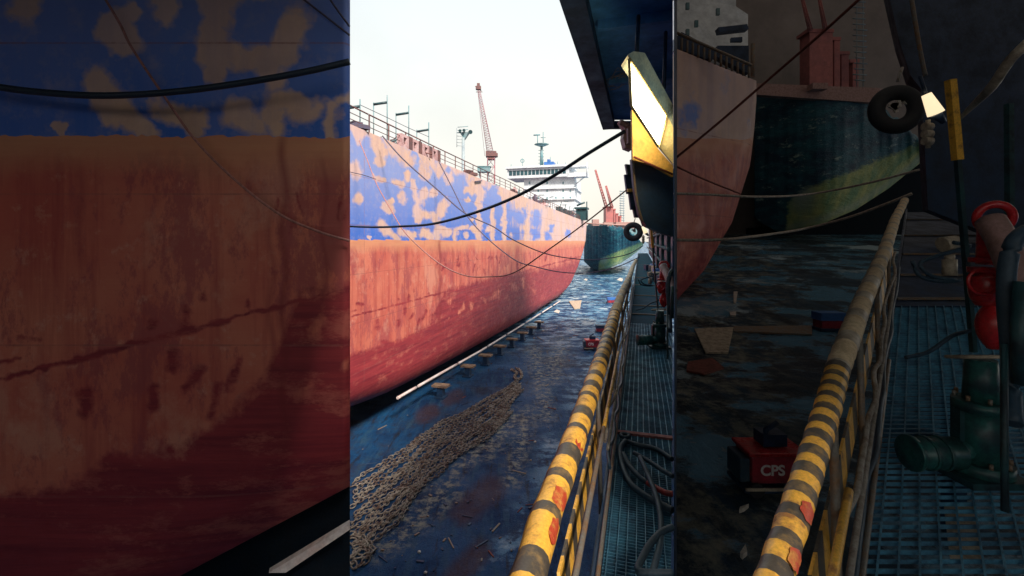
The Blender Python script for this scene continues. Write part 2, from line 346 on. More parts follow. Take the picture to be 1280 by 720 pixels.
def grid_mesh(name, pts, nc, nr, mat, attrs, extra_back=None, parent=None, keep=True):
    """pts: (nc*nr,3) front grid; extra_back: same-size array -> closed volume"""
    vs=[tuple(p) for p in pts]; fs=[]
    idx=lambda i,j: i*nr+j
    for i in range(nc-1):
        for j in range(nr-1): fs.append((idx(i,j),idx(i,j+1),idx(i+1,j+1),idx(i+1,j)))
    n=len(vs)
    if extra_back is not None:               # border ring duplicated behind, closed by a back sheet
        ring=[idx(i,0) for i in range(nc)]+[idx(nc-1,j) for j in range(1,nr)]+[idx(i,nr-1) for i in range(nc-2,-1,-1)]+[idx(0,j) for j in range(nr-2,0,-1)]
        vs+= [tuple(extra_back[k]) for k in ring]; m=len(ring)
        for q in range(m): fs.append((ring[q],ring[(q+1)%m],n+(q+1)%m,n+q))
        fs.append(tuple(n+q for q in range(m)))
        attrs={k:np.concatenate([v,v[ring]]) for k,v in attrs.items()}
    me=bpy.data.meshes.new(name); me.from_pydata(vs,[],fs); me.materials.append(mat)
    me.polygons.foreach_set('use_smooth',[len(f)==4 and max(f)<n for f in fs])
    for k,v in attrs.items():
        a=me.attributes.new(k,'FLOAT','POINT'); a.data.foreach_set('value',np.asarray(v,dtype=np.float32))
    me.update(); o=bpy.data.objects.new(name,me); col.objects.link(o)
    if parent is not None: o.parent=parent; o.matrix_parent_inverse=parent.matrix_world.inverted()
    return o
def rays(px,py,t): return np.stack([(px-640)/F*t,t,H+(HZ-py)/F*t],-1)

# ------------------------------------------------------------------ camera, world, sun
cam=bpy.data.cameras.new('camera'); co=bpy.data.objects.new('camera',cam); col.objects.link(co)
co.location=(0,0,H); co.rotation_euler=(math.radians(90),0,0)
cam.sensor_width=36; cam.lens=36*F/1280; cam.shift_y=-(360-HZ)/1280; cam.clip_start=.05; cam.clip_end=6000
sc.camera=co
w=bpy.data.worlds.new('World'); sc.world=w; w.use_nodes=True; nt=w.node_tree; nt.nodes.clear()
SUNV=Vector((.42,-.72,.80)).normalized()
out=N(nt,'ShaderNodeOutputWorld'); bg=N(nt,'ShaderNodeBackground'); sky=N(nt,'ShaderNodeTexSky',sky_type='NISHITA')
sky.sun_disc=False; sky.sun_elevation=math.asin(SUNV.z); sky.sun_rotation=math.atan2(SUNV.x,SUNV.y)
sky.air_density=1.2; sky.dust_density=4; sky.ozone_density=1
cloud=N(nt,'ShaderNodeTexNoise'); cloud.inputs['Scale'].default_value=1.6; cloud.inputs['Detail'].default_value=6
tc=N(nt,'ShaderNodeTexCoord'); nt.links.new(tc.outputs['Generated'],cloud.inputs['Vector'])
sep=N(nt,'ShaderNodeSeparateXYZ'); nt.links.new(tc.outputs['Generated'],sep.inputs[0])
cc=ramp(nt,sep.outputs[2],[(0.0,(10.2,9.4,8.2)),(.25,(9.6,9.5,8.6)),(.55,(8.2,9.0,9.2))])
cc=mix(nt,.8,cc,ramp(nt,cloud.outputs['Fac'],[(.35,.80),(.65,1.08)]),'MULTIPLY')
mx=mix(nt,.80,sky.outputs[0],cc)
nt.links.new(mx,bg.inputs[0]); bg.inputs[1].default_value=.058; nt.links.new(bg.outputs[0],out.inputs[0])
sl=bpy.data.lights.new('sun','SUN'); sl.energy=3.2; sl.angle=math.radians(10); sl.color=(1,.9,.8)
so=bpy.data.objects.new('sun',sl); col.objects.link(so); so.rotation_euler=SUNV.to_track_quat('Z','Y').to_euler()
sc.view_settings.view_transform='Standard'; sc.view_settings.look='None'; sc.view_settings.exposure=1.1; sc.view_settings.gamma=1
sc.cycles.max_bounces=6; sc.cycles.diffuse_bounces=4; sc.cycles.glossy_bounces=3; sc.cycles.use_denoising=True

# ------------------------------------------------------------------ dock floor
xs=np.concatenate([[-3000,-300,-60,-25],np.linspace(-14,26,300),[40,100,300,3000]])
ys=np.concatenate([[-3000,-200,-20,0],np.geomspace(7,110,420),[160,400,3000]])
X,Y=np.meshgrid(xs,ys,indexing='ij'); Xf,Yf=X.ravel(),Y.ravel()
ty=np.maximum(Yf,1); fx=640+F*Xf/ty; fy=HZ+F*H/ty
SILT=[(608,560,640,525,13),(500,665,560,610,16),(668,440,684,520,9),(560,600,600,560,8),(660,520,640,600,10),(700,430,690,470,10),(470,690,500,670,12)]
RUSTY=[(528,520,540,514,9),(560,500,572,494,8),(580,640,615,610,16),(600,690,570,720,14)]
silt=blobs(fx,fy,SILT,.8); rusty=blobs(fx,fy,RUSTY,.4)
wet=smooth(455,400,fy)*smooth(590,660,fx)
wet=np.maximum(wet,.6*blobs(fx,fy,[(690,560,680,600,14),(630,700,660,650,20),(740,450,720,500,16)],.8))
wet=np.maximum(wet,(fy<318)*.5)
fl=grid_mesh('dock_floor',np.stack([Xf,Yf,np.zeros_like(Xf)],-1),len(xs),len(ys),M['floor'],dict(silt=silt,rusty=rusty,wet=wet))
tag(fl,kind='structure')

# ------------------------------------------------------------------ the big ship
ship=empty('cargo_ship',AX(-25,60,-12),'long cargo ship, blotched blue over red, standing on blocks in the open dock','ship')
def zbot(t): return np.interp(1/t,[1/140,1/86.7,1/43.4,1/28.9,1/24,1/17],[-11.6,-11.55,-10.75,-10.1,-9.45,-8.3])
def zdeck(t): return np.interp(1/t,[1/133,1/54,1/24,1/10],[5.25,5.9,6.2,6.4])
pxs=np.concatenate([np.linspace(-240,426,40),np.linspace(430,736,330)])
cols_v=[hull_t(p) for p in pxs]
# convert to along-axis positions
vv=[]
for p,t in zip(pxs,cols_v):
    x=(p-640)/F*t; vv.append(SN*x+CS*t)
vv=np.array(vv+list(np.linspace(vv[-1]+2,vv[-1]+34,16)))
NR=190
pts=[];ppx=[];ppy=[];dky=[]
for v in vv:
    tt=(v-SN*( -14.9*CS+v*SN))/1.0
    x0=-14.9*CS+v*SN; t0=14.9*SN+v*CS
    zt=float(zdeck(t0)); zb=float(zbot(t0))
    for j in range(NR):
        u=j/(NR-1); 
        z=zt+(zb-zt)*min(1,u/.93) if u<.93 else zb
        h=(z-zb)/(zt-zb)
        # the run of the side turns inboard towards the end, earlier the lower it is
        ve=np.interp(z,[-11.6,-9.5,-6.5,-3,0,6],[86,100,112,122,128,131])
        over=max(0,v-ve); inw=over**1.9*.045
        bil=max(0,1-(z-zb)/2.0); inw+=1.6*(1-math.sqrt(max(0,1-bil**2)))
        s=-14.9-inw
        if u>=.93: s=min(s,-14.9-1.6-inw*0)-(u-.93)/.07*24
        s=max(s,-41)
        P=AX(s,v,z); pts.append(P); 
        ppx.append(640+F*P.x/P.y); ppy.append(HZ-F*z/P.y); dky.append(HZ-F*zt/P.y)
ppx=np.array(ppx);ppy=np.array(ppy);dky=np.array(dky)
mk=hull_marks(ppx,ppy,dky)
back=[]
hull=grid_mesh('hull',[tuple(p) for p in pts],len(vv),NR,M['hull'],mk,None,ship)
# deck, far side and transom
d=MB(); 
for a,b in zip(vv[:-1:8],list(vv[8::8])+[vv[-1]]):
    za=float(zdeck(14.9*SN+a*CS))-.02; zb_=float(zdeck(14.9*SN+b*CS))-.02
    d.add([AX(-14.92-(max(0,a-131)**1.9*.045),a,za),AX(-14.92-(max(0,b-131)**1.9*.045),b,zb_),AX(-41,b,zb_),AX(-41,a,za)],[(0,1,2,3)])
    d.add([AX(-41,a,za),AX(-41,b,zb_),AX(-41,b,-11),AX(-41,a,-11)],[(0,1,2,3)])
d.build('deck',M['railrust'],ship)
# bilge strip
d=MB()
for p0,p1 in [(497,520),(523,571),(573.5,608),(610,632),(634,655),(657,676),(678,690),(692,700)]:
    pa=[];
    q=np.linspace(p0,p1,8)
    for p in q:
        t=hull_t(p)-.25; y=np.interp(p,[497,545,600,650,700],[497.5,470,439,408,376.5])
        pa.append(W(p,y,t))
    d.tube(pa,.10,6)
d.build('bilge_strip',M['strip'],ship)
# rails
d=MB()
def deckP(px,dz=0,ins=.2):
    t=hull_t(px)*(1); x=(px-640)/F*t; v=SN*x+CS*t
    return AX(-14.9-ins,v,float(zdeck(t))+dz)
v0=8; vs_=np.arange(8,128,2.1)
def dv(v,dz,ins=.2): 
    return AX(-14.9-ins,v,float(zdeck(14.9*SN+v*CS))+dz)
for i,v in enumerate(vs_):
    d.beam(dv(v,0),dv(v,1.1),.07,.07)
for dz,r in ((1.1,.045),(.72,.025),(.38,.025)):
    d.tube([dv(v,dz) for v in np.arange(8,129,4)],r,5)
d.build('railing',M['railrust'],ship)
for p in (503,516,530,541):
    d=MB(); t=hull_t(p); x=(p-640)/F*t; v=SN*x+CS*t; g=.95
    for a,b,c,e in ((0,.28,0,1),(.72,1,0,1),(.28,.72,0,.25),(.28,.72,.78,1)):
        A=[dv(v+a*g,c*.85+.02,.05),dv(v+b*g,c*.85+.02,.05),dv(v+b*g,e*.85+.02,.05),dv(v+a*g,e*.85+.02,.05)]
        n=AX(-.35,0,-H)
        d.prism(A,n)
    d.build('fairlead',M['fairpink'],ship)
    d=MB(); d.prism([dv(v+1.0,.02,.04),dv(v+1.45,.02,.04),dv(v+1.45,.9,.04),dv(v+1.0,.9,.04)],AX(-.5,0,-H)); d.build('bollard_housing',M['railrust'],ship)
# clutter along the deck edge
d=MB()
for i in range(70):
    v=random.uniform(10,124); h=random.uniform(.2,.9)*(1+(v>60)*.5); c=dv(v,h/2,random.uniform(.5,2.2)); s_=random.uniform(.3,1.4)
    d=MB(); R_=Matrix.Rotation(random.uniform(0,3),3,'Z')
    if i%3==0: d.box(c,(s_,s_,h*.6),0,R_); d.box(c+Vector((0,0,h*.5)),(s_*.5,s_*.5,h*.5),0,R_)
    elif i%3==1: d.cyl(c-Vector((0,0,h/2)),c+Vector((0,0,h*.8)),s_*.25,8,0,s_*.15); d.tube([c+Vector((0,0,h*.7)),c+R_@Vector((s_,0,h*.2))],.05,5)
    else:
        for q in range(3): d.beam(c+R_@Vector((-s_/2,q*.2,-h/2)),c+R_@Vector((s_/2,q*.1,h*(.2+.3*q))),.07,.07)
    d.build('deck_gear',M[['railrust','fairpink','ropedark','tealdeck'][i%4]],ship)
d=MB()
for v in (92,98,104,110,116,121):
    d=MB()
    c=dv(v,.75,1.2); d.box(c,(1.1,2.4,1.3),0,Matrix.Rotation(-.278,3,'Z'))
    d.tube([dv(v,1.5,1),dv(v+1.5,2.6,1)],.08,5); d.build('winch',M['teal'],ship)
# small side fittings
d=MB(); d.beam(W(594,227,hull_t(594)-.3),W(602,226,hull_t(602)-.3),.12,.10); d.beam(W(656,237,hull_t(656)-.2),W(663,238,hull_t(663)-.2),.15,.12)
d.build('side_lug',M['ropedark'],ship)
# superstructure in axis coordinates
def axbox(mb,s0,s1,v0,v1,z0,z1,mi=0):
    mb.hexa([AX(s0,v0,z0),AX(s1,v0,z0),AX(s1,v1,z0),AX(s0,v1,z0),AX(s0,v0,z1),AX(s1,v0,z1),AX(s1,v1,z1),AX(s0,v1,z1)],mi)
def sx(px,v):          # lateral of the pixel at axis position v
    k=(px-640)/F; t=v/(CS+SN*k); return k*t*CS-t*SN
VB=126.
def zz(px,py,v):
    k=(px-640)/F; t=v/(CS+SN*k); return (HZ-py)/F*t
sup=MB(); ztop=zz(690,222,VB)
axbox(sup,sx(655,VB),sx(718,VB),VB,VB+14,5.3,ztop)
for k in range(1,4):
    z=5.3+(ztop-5.3)*k/4; axbox(sup,sx(654,VB),sx(719,VB)+.2,VB-.5,VB+14,z-.12,z+.12)
supo=sup.build('superstructure',M['white'],ship)
axm=MB(); axbox(axm,sx(636,VB),sx(712,VB),VB-1.5,VB+8,ztop,zz(690,210,VB)); axbox(axm,sx(634,VB),sx(716,VB),VB-2.2,VB+8.5,zz(690,210,VB),zz(690,207.5,VB))
axbox(axm,sx(710,VB),sx(735,VB),VB-1.5,VB+2,ztop-.2,zz(690,218,VB)); axbox(axm,sx(712,VB),sx(735,VB),VB-1.6,VB+2,zz(690,211,VB),zz(690,209.5,VB))
axm.tube([AX(sx(734.5,VB),VB-1.5,zz(690,206,VB)),AX(sx(734.5,VB),VB-1.5,ztop)],.15,6)
axm.tube([AX(sx(719,VB),VB-.6,zz(719,231,VB)),AX(sx(733,VB),VB-.6,zz(733,220,VB))],.2,6)
bridge=axm.build('bridge',M['white'],ship)
g=MB(); n=15
for k in range(n):
    a=638+k*(709-638)/n; axbox(g,sx(a,VB)+.05,sx(a+71/n-.7,VB),VB-1.56,VB-1.4,zz(690,218.5,VB),zz(690,212.5,VB))
g.build('bridge_windows',M['glass'],bridge)
for r_,yy in enumerate((228,238,247)):
    for p in (661,672,683,694,703,712):
        if random.random()<.8:
            g=MB(); axbox(g,sx(p,VB),sx(p+1.8,VB),VB-.03,VB+.05,zz(p,yy+2,VB),zz(p,yy-1,VB)); g.build('porthole',M['tealdeck'],supo)
g=MB()
for k in range(9):
    p=random.uniform(660,715); y=random.uniform(244,262); g.tube([AX(sx(p,VB),VB-.7,zz(p,y,VB)),AX(sx(p+random.uniform(3,9),VB),VB-.7,zz(p,y+random.uniform(-1,1),VB))],.1,5)
axbox(g,sx(720,118),sx(733,118),118,122,5.3,zz(726,262,118)); axbox(g,sx(718,118),sx(734,118),117.5,122.5,zz(726,261,118),zz(726,259,118)); 
g.tube([AX(sx(733.5,118),118,5.3),AX(sx(733.5,118),118,zz(733,252,118))],.15,6)
g.tube([AX(sx(721,118),118,zz(720,257,118)),AX(sx(731,118),118,zz(731,253,118))],.25,6)
g.build('aft_gear',M['teal'],ship)
g=MB(); zb_=zz(690,208,VB); P=lambda p,y:AX(sx(p,VB+2),VB+2,zz(p,y,VB+2))
g.tube([P(677,208),P(677,183)],.45,8,0,True,lambda u:.55-.2*u)
for y in (204,200,196,192,188): g.tube([P(673,y),P(680,y)],.08,5)
g.cyl(P(677,183),P(677,180.5),.8,12,0,2.2); g.tube([P(672,181),P(672,169)],.12,5); g.tube([P(679,181),P(679,165)],.12,5); g.tube([P(667,169),P(675,168.5)],.2,6); g.tube([P(676,172),P(682,172)],.1,5)
for p,y in ((653,198),(639,205),(707,203),(697,202),(688,196)): g.tube([P(p,209),P(p,y)],.09,5)
g.ring(P(653,201),.5,.12,(0,1,0),10,5)
g.build('radar_mast',M['tealdeck'],ship)
g=MB(); axbox(g,sx(680,VB),sx(692,VB),VB,VB+3,zb_,zz(690,202,VB)); axbox(g,sx(684,VB),sx(687,VB),VB-.1,VB+2,zz(690,202,VB),zz(690,199,VB)); g.build('deckhouse',M['bluebox'],ship)

# keel blocks
for i,(p,y) in enumerate([(551,497),(585,470.5),(607,456),(625,443.5),(640,434),(653,425.5),(664,418),(674,411)]):
    base=WZ(p,y,-H); e=empty('keel_block',base,'timber prop block under the ship bottom, '+['nearest of the row','second nearest in the row','third nearest in the row','fourth nearest in the row','fifth nearest in the row','sixth nearest in the row','second farthest in the row','farthest in the row'][i],'keel block','prop blocks under the big ship',-.278)
    r=Matrix.Rotation(-.278,3,'Z')
    m1=MB(); m1.box(base+Vector((0,0,.42)),(.45,.5,.84),0,r); m1.box(base+r@Vector((.0,0,.06)),(.8,.8,.12),0,r); m1.build('post',M['dark'],e)
    m2=MB(); m2.box(base+Vector((0,0,.92)),(1.25,.7,.15),0,r); m2.build('cap',M['wood'],e)

# ------------------------------------------------------------------ chain heap
UP=[(647,476),(600,503),(549,529),(496,567),(439.5,604)]; LO=[(654,490),(625,533),(562,578),(530,606),(494,650),(439.5,700)]
def lerpline(L,u):
    d=[0]
    for a,b in zip(L,L[1:]): d.append(d[-1]+math.hypot(b[0]-a[0],b[1]-a[1]))
    x=u*d[-1]; return np.interp(x,d,[p[0] for p in L]),np.interp(x,d,[p[1] for p in L])
def add_chain(mb,path,pitch=.25,r=.025):
    # walk along path, alternate links
    P=curve(path,8); acc=0; nxt=0; k=0
    for a,b in zip(P,P[1:]):
        L=(b-a).length
        while nxt<=acc+L:
            c=a+(b-a)*((nxt-acc)/L); dirn=(b-a).normalized(); side=dirn.cross(Vector((0,0,1))).normalized()
            tilt=random.uniform(-.3,.3)+(-.3 if k%2 else .75)
            nrm=(Vector((0,0,1))*math.cos(tilt)+side*math.sin(tilt)).normalized(); q=nrm.cross(dirn).normalized()
            base=len(mb.v); n1,n2=12,5
            for i in range(n1):
                u=2*math.pi*i/n1; ex=math.cos(u); ey=math.sin(u); e=(dirn*ex*1.0+q*ey).normalized()
                ctr=c+dirn*ex*pitch*.72+q*ey*pitch*.40+Vector((0,0,.0))
                for j in range(n2):
                    wv=2*math.pi*j/n2; mb.v.append(tuple(ctr+e*r*math.cos(wv)+nrm*r*math.sin(wv)))
            for i in range(n1):
                i2=(i+1)%n1
                for j in range(n2):
                    j2=(j+1)%n2; mb.f.append((base+i*n2+j,base+i2*n2+j,base+i2*n2+j2,base+i*n2+j2)); mb.m.append(0); mb.sm.append(True)
            nxt+=pitch; k+=1
        acc+=L
mb=MB(); RUNS=16
for k in range(RUNS):
    f=k/(RUNS-1); path=[]
    for u in np.linspace(0.0 if f<.8 else .1,1,15):
        a=lerpline(UP,u); b=lerpline(LO,u); px=a[0]+(b[0]-a[0])*f; py=a[1]+(b[1]-a[1])*f
        p=WZ(px,py,-H+.12); p+=Vector((random.uniform(-.14,.14),random.uniform(-.2,.2),random.uniform(-.02,.03))); path.append(p)
    add_chain(mb,path)
ch=mb.build('anchor_chain',M['chain']); tag(ch,'rusty anchor chain laid out in long side by side runs on the dock floor','chain')
mb=MB()
add_chain(mb,[WZ(a,b,-H+.12) for a,b in ((440,668),(452,672),(464,683),(466,690),(452,697),(440,700),(446,708),(458,700))],.27,.034)
add_chain(mb,[WZ(a,b,-H+.12) for a,b in ((441,676),(455,680),(460,690),(448,690),(441,694))],.27,.034)
ch=mb.build('anchor_chain',M['chain']); tag(ch,'short loose heap of rusty chain at the near end of the long chain runs','chain')
mb=MB()
add_chain(mb,[WZ(a,b,-H+.12) for a,b in ((518,612),(508,610),(500,612),(493,618),(486,622))],.27,.034)
ch=mb.build('anchor_chain',M['chain']); tag(ch,'single short tail of chain lying loose below the middle of the chain runs','chain')
mb=MB()
add_chain(mb,[WZ(a,b,-H+.12) for a,b in ((640,462),(646,466),(643,471),(648,474),(652,470),(650,463),(645,460))],.27,.05)
ch=mb.build('anchor_chain',M['chain']); tag(ch,'small knotted pile of chain at the far end of the chain runs','chain')

# far-floor debris, each one lying free
def slab(name,pp,th,mat,label,cat,group=None):
    m=MB(); m.prism([WZ(x,y,-H+.01) for x,y in pp],Vector((0,0,th))); o=m.build(name,mat); tag(o,label,cat,group); return o
slab('steel_plate',[(711,377),(727,376),(725,386),(718,386.5)],.12,M['cream'],'pale plate lying on the wet floor between the red hull and the far walkway','plate')
slab('plank',[(676,401),(676,402.5),(670,403),(671,401.5)],.1,M['whitepaper'],'small white scrap of wood beside the keel blocks','plank')
for i,(x,y,w_) in enumerate([(524,691,2.2),(532,717,2.2),(669,553,1.5),(732,350,2.5),(696,390,4),(775,350,4)]):
    slab('litter_scrap',[(x-w_,y),(x,y-w_*.7),(x+w_,y-w_*.3),(x+w_*.6,y+w_*.5)],.06,M['whitepaper'],['white scrap on the bare near floor, upper of two','white scrap at the bottom edge of the near floor','tiny pale scrap left of the striped pipe','white scrap standing beside the far hull end','pale scrap beside the keel strip','pale scrap beside the far end of the striped pipe'][i],'litter')

mb=MB()
for i in range(520):
    py=random.choice([random.uniform(330,460),random.uniform(430,715)]); px=random.uniform(445,800)
    if px<735 and py<500-(px-500)*.6+8: continue
    if px>800-137*(py-300)/420-8: continue
    p=WZ(px,py,-H+.02); q=random.uniform(.03,.11)*(1.6 if py<430 else 1); R_=Matrix.Rotation(random.uniform(0,3),3,'Z')@Matrix.Rotation(random.uniform(-.3,.3),3,'X')
    if i%3: mb.box(p,(q*random.uniform(.6,3),q,q*.6),random.choice([0,0,2]),R_)
    else: mb.box(p,(q*random.uniform(4,9),q*.6,q*.4),random.choice([0,0,1,2,2]),R_)
o=mb.build('floor_debris',[M['dark'],M['rust'],M['greypole'],M['whitepaper']]); tag(o,'grit, chips and scraps scattered over the dock floor','debris',None,'stuff')

# ------------------------------------------------------------------ shore mast, crane, distant ships
g=MB(); T=95; e=empty('floodlight_mast',W(579,HZ+H*F/T,T),'tall teal floodlight mast rising behind the ship deck, left of the crane','light mast')
g.cyl(W(579,HZ+H*F/T,T),W(579,172,T),.5,10,0,.3); g.build('pole',M['towergrey'],e)
g=MB(); g.prism([W(575,166,T),W(586,166,T),W(580.5,174,T)],Vector((0,1.2,0))); g.tube([W(571,166,T),W(588,165,T)],.1,5)
for y in (160,164): g.tube([W(572,y-1,T),W(585,y-2,T)],.07,5)
g.build('platform',M['tealdeck'],e)
for x,y in ((575,163.5),(580,163),(588,165)):
    g=MB(); g.cyl(W(x,y,T-.9),W(x,y,T),.32 if x<588 else .45,12); g.build('floodlight',M['teal'],e)
g=MB()
for y in range(166,186,4): g.tube([W(571,y,T),W(577,y+.5,T)],.05,4)
g.tube([W(571,160,T),W(571,184,T)],.05,4); g.build('ladder',M['towergrey'],e)

def lattice(mb,a,b,wa,wb,n,r,side=Vector((1,0,0))):
    a=Vector(a);b=Vector(b); d=(b-a).normalized(); s1=(side-side.dot(d)*d).normalized(); s2=d.cross(s1).normalized()
    def cr(u): c=a+(b-a)*u; w_=(wa+(wb-wa)*u)/2; return [c+s1*w_+s2*w_,c-s1*w_+s2*w_,c-s1*w_-s2*w_,c+s1*w_-s2*w_]
    C=[cr(i/n) for i in range(n+1)]
    for k in range(4): mb.tube([C[0][k],C[-1][k]],r,5)
    for i in range(n):
        for k in range(4): mb.tube([C[i][k],C[i+1][(k+1)%4]],r*.6,4); mb.tube([C[i][k],C[i][(k+1)%4]],r*.6,4)
T=190; e=empty('harbour_crane',W(614,HZ+H*F/T,T),'tall thin lattice harbour crane with steep jib, far behind the ship deck','crane')
g=MB(); lattice(g,W(614,HZ+H*F/T,T),W(614,197,T),3.6,3.0,12,.16); g.build('tower',M['towerred'],e)
g=MB(); g.box(W(614,193,T),(4.4,4,2.2)); g.box(W(614.5,198,T),(3,3,1.2)); g.box(W(620,194,T),(1.5,2,1.5)); g.build('cab',M['railrust'],e)
g=MB(); lattice(g,W(613,192,T),W(598,112,T),2.6,.6,26,.09); g.tube([W(617,192,T),W(600,112,T)],.1,5); g.tube([W(606,195,T),W(597,112,T)],.07,5); g.build('jib',M['towerred'],e)
g=MB(); g.box(W(598,110,T),(2.2,1.5,1.4)); g.box(W(598,106.5,T),(1.2,1,1.5)); g.tube([W(594,108,T),W(602,114,T)],.15,5); g.tube([W(595,115,T),W(603,115,T)],.15,5); g.build('jib_head',M['railrust'],e)
T=150; e=empty('shore_container',W(607,HZ+H*F/T,T),'pale teal site hut on a stilt platform behind the deck rail, below the crane','hut')
g=MB(); g.box(W(605,212,T),(4.2,3,1.8)); g.box(W(605,208.8,T),(4.6,3.4,.2)); g.build('cabin',M['tealdeck'],e)
g=MB(); [g.beam(W(a,214,T),W(a,HZ+H*F/T,T),.4,.4) for a in (599.5,610.5)]; g.build('legs',M['towergrey'],e)

# scaffold frames on the deck
for i,(xa,xb,yt,yb) in enumerate([(431,450,134,150),(467,484,129,163),(495,511,142,172),(521,536,163,190)]):
    t=hull_t((xa+xb)/2)+1.2; lb=['nearest','second nearest','third nearest','farthest'][i]
    e=empty('scaffold_frame',W(xa,yb+14,t),'thin teal goalpost frame standing above the ship rail, %s of four'%lb,'scaffold','goalpost frames on the ship deck')
    zd=HZ-F*float(zdeck(t))/t
    for x in (xa,xb):
        g=MB(); g.tube([W(x,zd,t),W(x,yt-(10 if x==xb else 1),t)],.035,5); g.build('post',M['tealdeck'],e)
    g=MB(); g.tube([W(xa,yt+1.5,t),W(xb,yt-1,t)],.08,6); g.build('crossbar',M['teal'],e)
g=MB(); g.tube(curve([W(450,131,25),W(484,147,27.5),W(511,160,30),W(536,171,33)],4),.02,4); tag(g.build('wire',M['ropedark']),'thin wire strung past the goalpost frames above the ship rail','wire')

# ------------------------------------------------------------------ green hull (open dock) and its copy kind in the covered slip
def green_outline(X): 
    top=np.interp(X,[925,950,1020,1070,1100,1125,1145,1155,1160],[110,108,112,119,132,150,168,180,188])+2.2*math.sin(X*.21)+1.6*math.sin(X*.53+1)
    bot=np.interp(X,[925,950,972,985,1030,1070,1110,1150,1160],[255,278,290,291,279,262,236,204,192])
    return top,bot
def green_hull(name,Xa,fn,T,thick,e):
    nx,nr=120,70; Xs=np.linspace(Xa,1160,nx); pts=[];bk=[];g=[];l=[]
    for X in Xs:
        tp,bt=green_outline(X)
        for j in range(nr):
            u=j/(nr-1); Yy=tp+(bt-tp)*u; h=abs(2*u-1)
            t=T*(1+.10*(u**1.6)+.10*((X-1050)/120)**2*(1 if name else 1)-.015*math.sin(X*.05)*u)
            # flare: the top leans toward the viewer, the forefoot recedes
            pts.append(fn(X,Yy,t)); bk.append(fn(X,Yy,T*1.24+thick))
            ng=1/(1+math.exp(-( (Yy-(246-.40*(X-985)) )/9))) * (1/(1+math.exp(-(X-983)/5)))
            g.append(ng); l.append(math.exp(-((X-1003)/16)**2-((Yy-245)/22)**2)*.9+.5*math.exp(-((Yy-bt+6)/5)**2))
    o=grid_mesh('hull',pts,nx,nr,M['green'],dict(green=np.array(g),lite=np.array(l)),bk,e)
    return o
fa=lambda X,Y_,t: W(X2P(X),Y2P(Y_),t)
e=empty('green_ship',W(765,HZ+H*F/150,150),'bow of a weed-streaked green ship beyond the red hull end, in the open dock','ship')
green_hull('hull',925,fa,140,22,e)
g=MB(); 
g.tube([fa(930,104,141),fa(1110,112,141)],.25,6); g.box(fa(1020,106,143),(3,2,1)); g.box(fa(1085,112,143),(6,3,2)); g.box(fa(970,101,143),(2,2,2))
g.build('bulwark',M['pinkpipe'],e)
def red_cranes(fn,T,k,e,r):
    for i,(x0,x1,y0,y1) in enumerate([(1012,1041,38,108),(1043,1050,48,108),(1052,1061,66,108),(1066,1073,76,108)]):
        m=MB(); m.prism([fn(x0,y1+4,T+i),fn(x1,y1+4,T+i),fn(x1,y0,T+i),fn(x0,y0,T+i)],Vector((0,4*k,0)))
        m.prism([fn(x0-3,y0+2,T+i-.2*k),fn(x1+1.5,y0+2,T+i-.2*k),fn(x1+1.5,y0-2,T+i-.2*k),fn(x0-3,y0-2,T+i-.2*k)],Vector((0,4.4*k,0)))
        m.build('crane_column',M['cranered'],e)
def booms(fn,T,e,r,lst):
    for a,b,c,d_ in lst:
        m=MB(); lattice(m,fn(a,b,T),fn(c,d_,T),r*6,r*3,14,r); m.build('boom',M['cranered'],e)
e=empty('deck_crane',W(762,280,150),'red ship cranes with two thin raised booms above the green hull in the open dock','crane')
red_cranes(fa,148,1,e,.1); booms(fa,147,e,.12,[(1013,38,970,-108),(1035,38,1012,-45)])
m=MB(); m.prism([fa(1000,116,147),fa(1090,116,147),fa(1090,108,147),fa(1000,108,147)],Vector((0,5,0))); m.build('base',M['pinkpipe'],e)
e=empty('lattice_mast',W(777.5,280,160),'thin dark ladder-like mast right of the red cranes in the open dock','mast')
m=MB()
for x in (775.5,779.5): m.tube([W(x,286,160),W(x,238,160)],.10,5)
for y in range(239,284,3): m.tube([W(774.5,y,160),W(780.5,y+.2,160)],.16,4)
m.build('lattice',M['towergrey'],e)
m=MB(); m.prism([W(738,293,175),W(800,293,175),W(800,284,175),W(738,284,175)],Vector((0,6,0))); tag(m.build('breakwater',M['tealdeck']),'low pale quay edge behind the green hull','quay')

# ------------------------------------------------------------------ ropes and cables in the open dock
def rope(pp,ta,tb,r,mat,label,cat='rope',name='mooring_rope',n=8):
    x0,x1=pp[0][0],pp[-1][0]
    P=[W(x,y,1/((1/ta)+(1/tb-1/ta)*((x-x0)/(x1-x0)))) for x,y in pp]
    m=MB(); m.tube(curve(P,n),r,6,0,True,(lambda u:r*(1-.5*u)) if name=='mooring_rope' else None); o=m.build(name,mat); tag(o,label,cat); return o
rope([(425,282),(438,283),(470,284),(500,283),(540,280),(590,267),(640,248),(690,221),(735,192),(781,164)],13,7,.030,M['cable'],'thick black cable sagging from the canopy bracket across the blue hull','cable','power_cable')
rope([(449,176),(459,200),(471,230.5),(488,261),(505,289),(530,314),(555,333),(582,344.5),(610,346),(642,341),(690,309),(735,276),(785,236)],23.5,9,.028,M['ropepink'],'pink and rust coloured rope looping low over the red hull then up to the bracket','rope')
rope([(478,170),(505,200),(549,239),(582,267),(616,283),(642,300),(682,317),(723,324),(751,324),(784,318),(804,307)],26,21,.042,M['ropedark'],'slack dark rope from the ship rail to the far walkway, upper of two','rope')
rope([(549,203),(566,236),(582,267),(605,294),(642,324),(668,333),(700,340),(735,341),(770,334),(800,321)],33,19.5,.042,M['ropedark'],'slack dark rope from the ship rail to the far walkway, lower of two','rope')
rope([(438,215),(455,219),(470,224)],20,20.5,.02,M['ropedark'],'short thin dark wire crossing the upper left corner of the blue hull','wire','wire')

